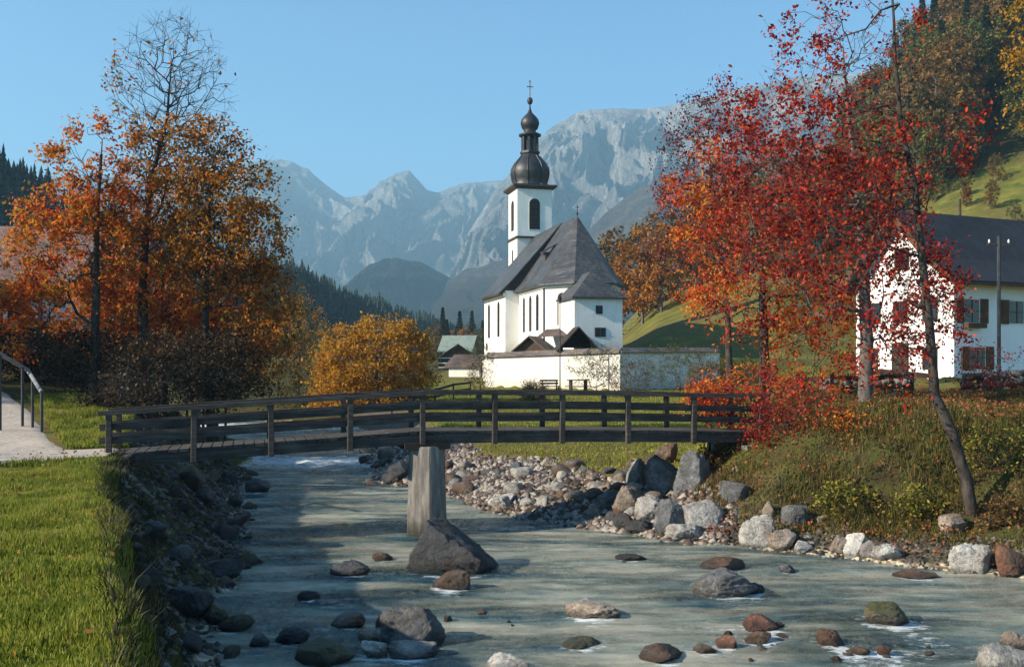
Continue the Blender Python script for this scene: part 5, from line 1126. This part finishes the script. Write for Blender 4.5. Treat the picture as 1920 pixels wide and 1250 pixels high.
for i in range(16):
    px = hr.uniform(1700, 1935); Y_ = hr.uniform(118, 163); k = ['a', 'e', 'b'][hr.integers(3)]
    place(k, (px-960)/F*Y_, Y_, hr.uniform(.13, .30), "hill_shrub", "low "+{'a': 'brown', 'e': 'russet', 'b': 'olive'}[k]+" bush on the open hillside meadow above the blue roof", "shrub", "bushes on the hillside meadow")
# valley trees
for i, (px, Y_, k, s) in enumerate([(560, 210, 'd', .8), (585, 240, 'd', .9), (610, 230, 'b', .7), (830, 260, 'd', 1.0), (845, 300, 'c', .8), (862, 280, 'd', 1.1), (872, 250, 'c', .75), (885, 320, 'd', 1.2), (898, 270, 'b', .8), (905, 300, 'd', 1.0), (815, 230, 'a', .7), (838, 210, 'd', .7)]):
    place(k, (px-960)/F*Y_, Y_, s*.8, KN[k][0], KN[k][1]+" in the valley line between golden tree and church", "tree", "valley trees beyond the village")
Yq = 26; b = base_at(1990, Yq)
tree("orange tree whose leaves hang in at the top right edge", b, [(0, 0, 0)]+L3(b, [(1995, 500, 0), (1990, 200, 0), (1985, 0, 0)], Yq), (.2, .05), E3(b, [(1950, 120, 75, 110), (1960, -20, 90, 60)], Yq), 170, 31, .12, 8, M['bark'], LM['gold'], "tree", "broadleaf_tree", ntw=4, twl=.5, spread=.12, up=.2)
for p in list(protos.values()):
    for ch in list(p.children): bpy.data.objects.remove(ch)
    bpy.data.objects.remove(p)

# ------------------------------------------------------------------ grass and bank plants
def blades(name, x, y, z, hmin, hmax, w, mat, label, lean=.5):
    n = len(x); a = rng.uniform(0, 6.28, n); h = rng.uniform(hmin, hmax, n)*np.clip(1+1.3*qn(x*1.4, y*1.4, 3), .35, 1.9); l = rng.uniform(0, lean, n)*h; b2 = rng.uniform(0, 6.28, n)
    c, s = np.cos(a)*w/2, np.sin(a)*w/2; V = np.empty((n, 5, 3)); lx, ly = np.cos(b2)*l, np.sin(b2)*l
    V[:, 0] = np.stack([x-c, y-s, z-.02], -1); V[:, 1] = np.stack([x+c, y+s, z-.02], -1)
    V[:, 2] = np.stack([x+c*.7+lx*.35, y+s*.7+ly*.35, z+h*.6], -1); V[:, 3] = np.stack([x-c*.7+lx*.35, y-s*.7+ly*.35, z+h*.6], -1); V[:, 4] = np.stack([x+lx, y+ly, z+h], -1)
    i = np.arange(n)*5; Fq = np.concatenate([np.stack([i, i+1, i+2, i+3], -1), np.stack([i+3, i+2, i+4, i+4], -1)]); 
    me = bpy.data.meshes.new(name); V = V.reshape(-1, 3).astype(np.float32)
    me.vertices.add(len(V)); me.vertices.foreach_set("co", V.ravel()); lt = np.concatenate([np.full(n, 4), np.full(n, 3)]).astype(np.int32)
    li = np.concatenate([Fq[:n].ravel(), Fq[n:, :3].ravel()]).astype(np.int32); ls = np.concatenate([[0], np.cumsum(lt)[:-1]]).astype(np.int32)
    me.loops.add(len(li)); me.loops.foreach_set("vertex_index", li); me.polygons.add(2*n); me.polygons.foreach_set("loop_start", ls); me.polygons.foreach_set("loop_total", lt); me.update(calc_edges=True)
    o = link(name, me, mat); return tag(o, label, kind="stuff")
G1 = leafmat("lawn_grass", [(.09, .12, .012), (.17, .20, .018), (.26, .27, .03), (.34, .28, .06)], .8, .35, .8)
G2 = leafmat("bank_grass", [(.03, .03, .010), (.075, .08, .015), (.16, .15, .025), (.22, .15, .04), (.10, .055, .025)], 1.1, .35, .9)
G3 = leafmat("dark_bank_grass", [(.015, .016, .008), (.04, .04, .014), (.09, .07, .025)], 1.2, .25, .9)
x, y, z = region(270000, (-14.5, -1.5), (3.5, 19), lambda x, y: (x > -.56*y-2.8) & (x < np.interp(y, Ey, Ex)+.25) & (((x+12)*.514+(y-20)*.857 < -1.75) | (x > -8.9))); x, y, z = x, y, z
blades("grass", x, y, z, .03, .11, .014, G1, "short sunlit grass of the near lawn on the left")
x, y, z = region(80000, (-20, -8), (19, 34), lambda x, y: (x > -.56*y-2.8) & (x < np.interp(y, Ey, Ex)+.3) & ((np.abs(y-(22.0+(x+9.8)*.48)) > 1.3)) & ((np.abs(-(x+9.9)*.527+(y-21.4)*.85) > 1.9) | (y > 24)) & ((np.abs((x+12.4+(y-24.2)*.58)) > 1.5) | (y < 21.5)))
blades("grass", x, y, z, .05, .18, .022, G1, "grass between gravel path and the footbridge")
x, y, z = region(110000, (-14, 26), (29, 84), lambda x, y: (perp(x, y) > 2.8) & (x < .3*y+3))
blades("grass", x, y, z, .03, .09, .04, G1, "green meadow grass below the churchyard wall")
x, y, z = region(170000, (2, 20), (15, 36), lambda x, y: (perp(x, y) > .9) & (kof(x, y) > .25) & (qn(x*.6, y*.6, 3)+.55 > rng.random(len(x))*.8))
blades("grass", x, y, z, .04, .20, .016, G2, "rough yellow-green grass on the steep bank", .9)
x, y, z = region(30000, (-12, -1), (5, 28), lambda x, y: (x > np.interp(y, Ey, Ex)-.1) & (x < np.interp(y, Ey, Ex)+.9) & (qn(x, y, 3) > -.1))
blades("grass", x, y, z, .05, .20, .014, G3, "dark rank grass overhanging the left bank edge", 1.2)
def litter(name, x, y, z, size, mat, label, lift=.03):
    V, Fq = leafquads(np.column_stack([x, y, z+lift+rng.random(len(x))*.06]), size, rng, 0, .7); return tag(fast(name, V, Fq, mat), label, kind="stuff")
x, y, z = region(15000, (2, 18), (15, 34), lambda x, y: (perp(x, y) > .1) & (kof(x, y) > .2)); litter("fallen_leaves", x, y, z, .07, LM['fallen'], "fallen red and brown leaves scattered over the steep bank", .12)
x, y, z = region(500, (-11, -2), (5, 24), lambda x, y: (x < Lf(y)) & (x > -.56*y)); litter("fallen_leaves", x, y, z, .06, LM['hill'], "fallen brown leaves on the left bank and lawn edge", .04)
# leafy undergrowth on the steep bank
x, y, z = region(9000, (2, 19), (16, 33), lambda x, y: (perp(x, y) > 1.2) & (kof(x, y) > .25) & (qn(x*.8+9, y*.8, 2) > .08)); 
if 0: litter("undergrowth", x, y, z+rng.random(len(x))*.35, .09, LM['hillolive'], "low olive undergrowth on the steep bank")
# rubble stone wall on the crest
def rubble(px0, px1, Y_, label):
    a = base_at(px0, Y_); b = base_at(px1, Y_); o = empty("dry_stone_wall", a, 0, label, "wall"); L_ = (b-a).length; m = MB()
    V = []; Fq = []; k = 0; r = np.random.default_rng(5)
    for row in range(3):
        xx = 0
        while xx < L_:
            w_ = r.uniform(.25, .55); vv = rockmesh(400+(k % 9), False, .9)*np.array([w_*.55, .22, .15]); t = xx/L_; c = (b-a)*t; vv = vv+np.array([c.x, c.y+r.uniform(-.05, .05), c.z+.2+row*.24]); V.append(vv); Fq.append(IF3+k*len(IF3V)); k += 1; xx += w_
    fast("stonework", np.concatenate(V), np.concatenate(Fq), M['stonewall'], o, smooth=True)
IF3V = IV3
rubble(1815, 1960, 33.5, "low rubble stone wall edging the terrace by the white house")
rubble(1545, 1720, 36.5, "pale rubble terrace wall behind the thick straight trunk")

# ------------------------------------------------------------------ haze
hm = bpy.data.materials.new("air_haze"); hm.use_nodes = True; hn = hm.node_tree; hn.nodes.remove(hn.nodes["Principled BSDF"])
pv = N(hn, "ShaderNodeVolumePrincipled"); pv.inputs["Color"].default_value = (.42, .75, 1, 1); pv.inputs["Density"].default_value = 2.35e-4; pv.inputs["Anisotropy"].default_value = .1
hn.links.new(pv.outputs[0], hn.nodes["Material Output"].inputs["Volume"])
tag(MB().box((0, 3000, 520), (20000, 7000, 1070)).build("haze", hm), kind="stuff")
tag(bpy.data.objects["haze"], "thin blue haze filling the valley air")
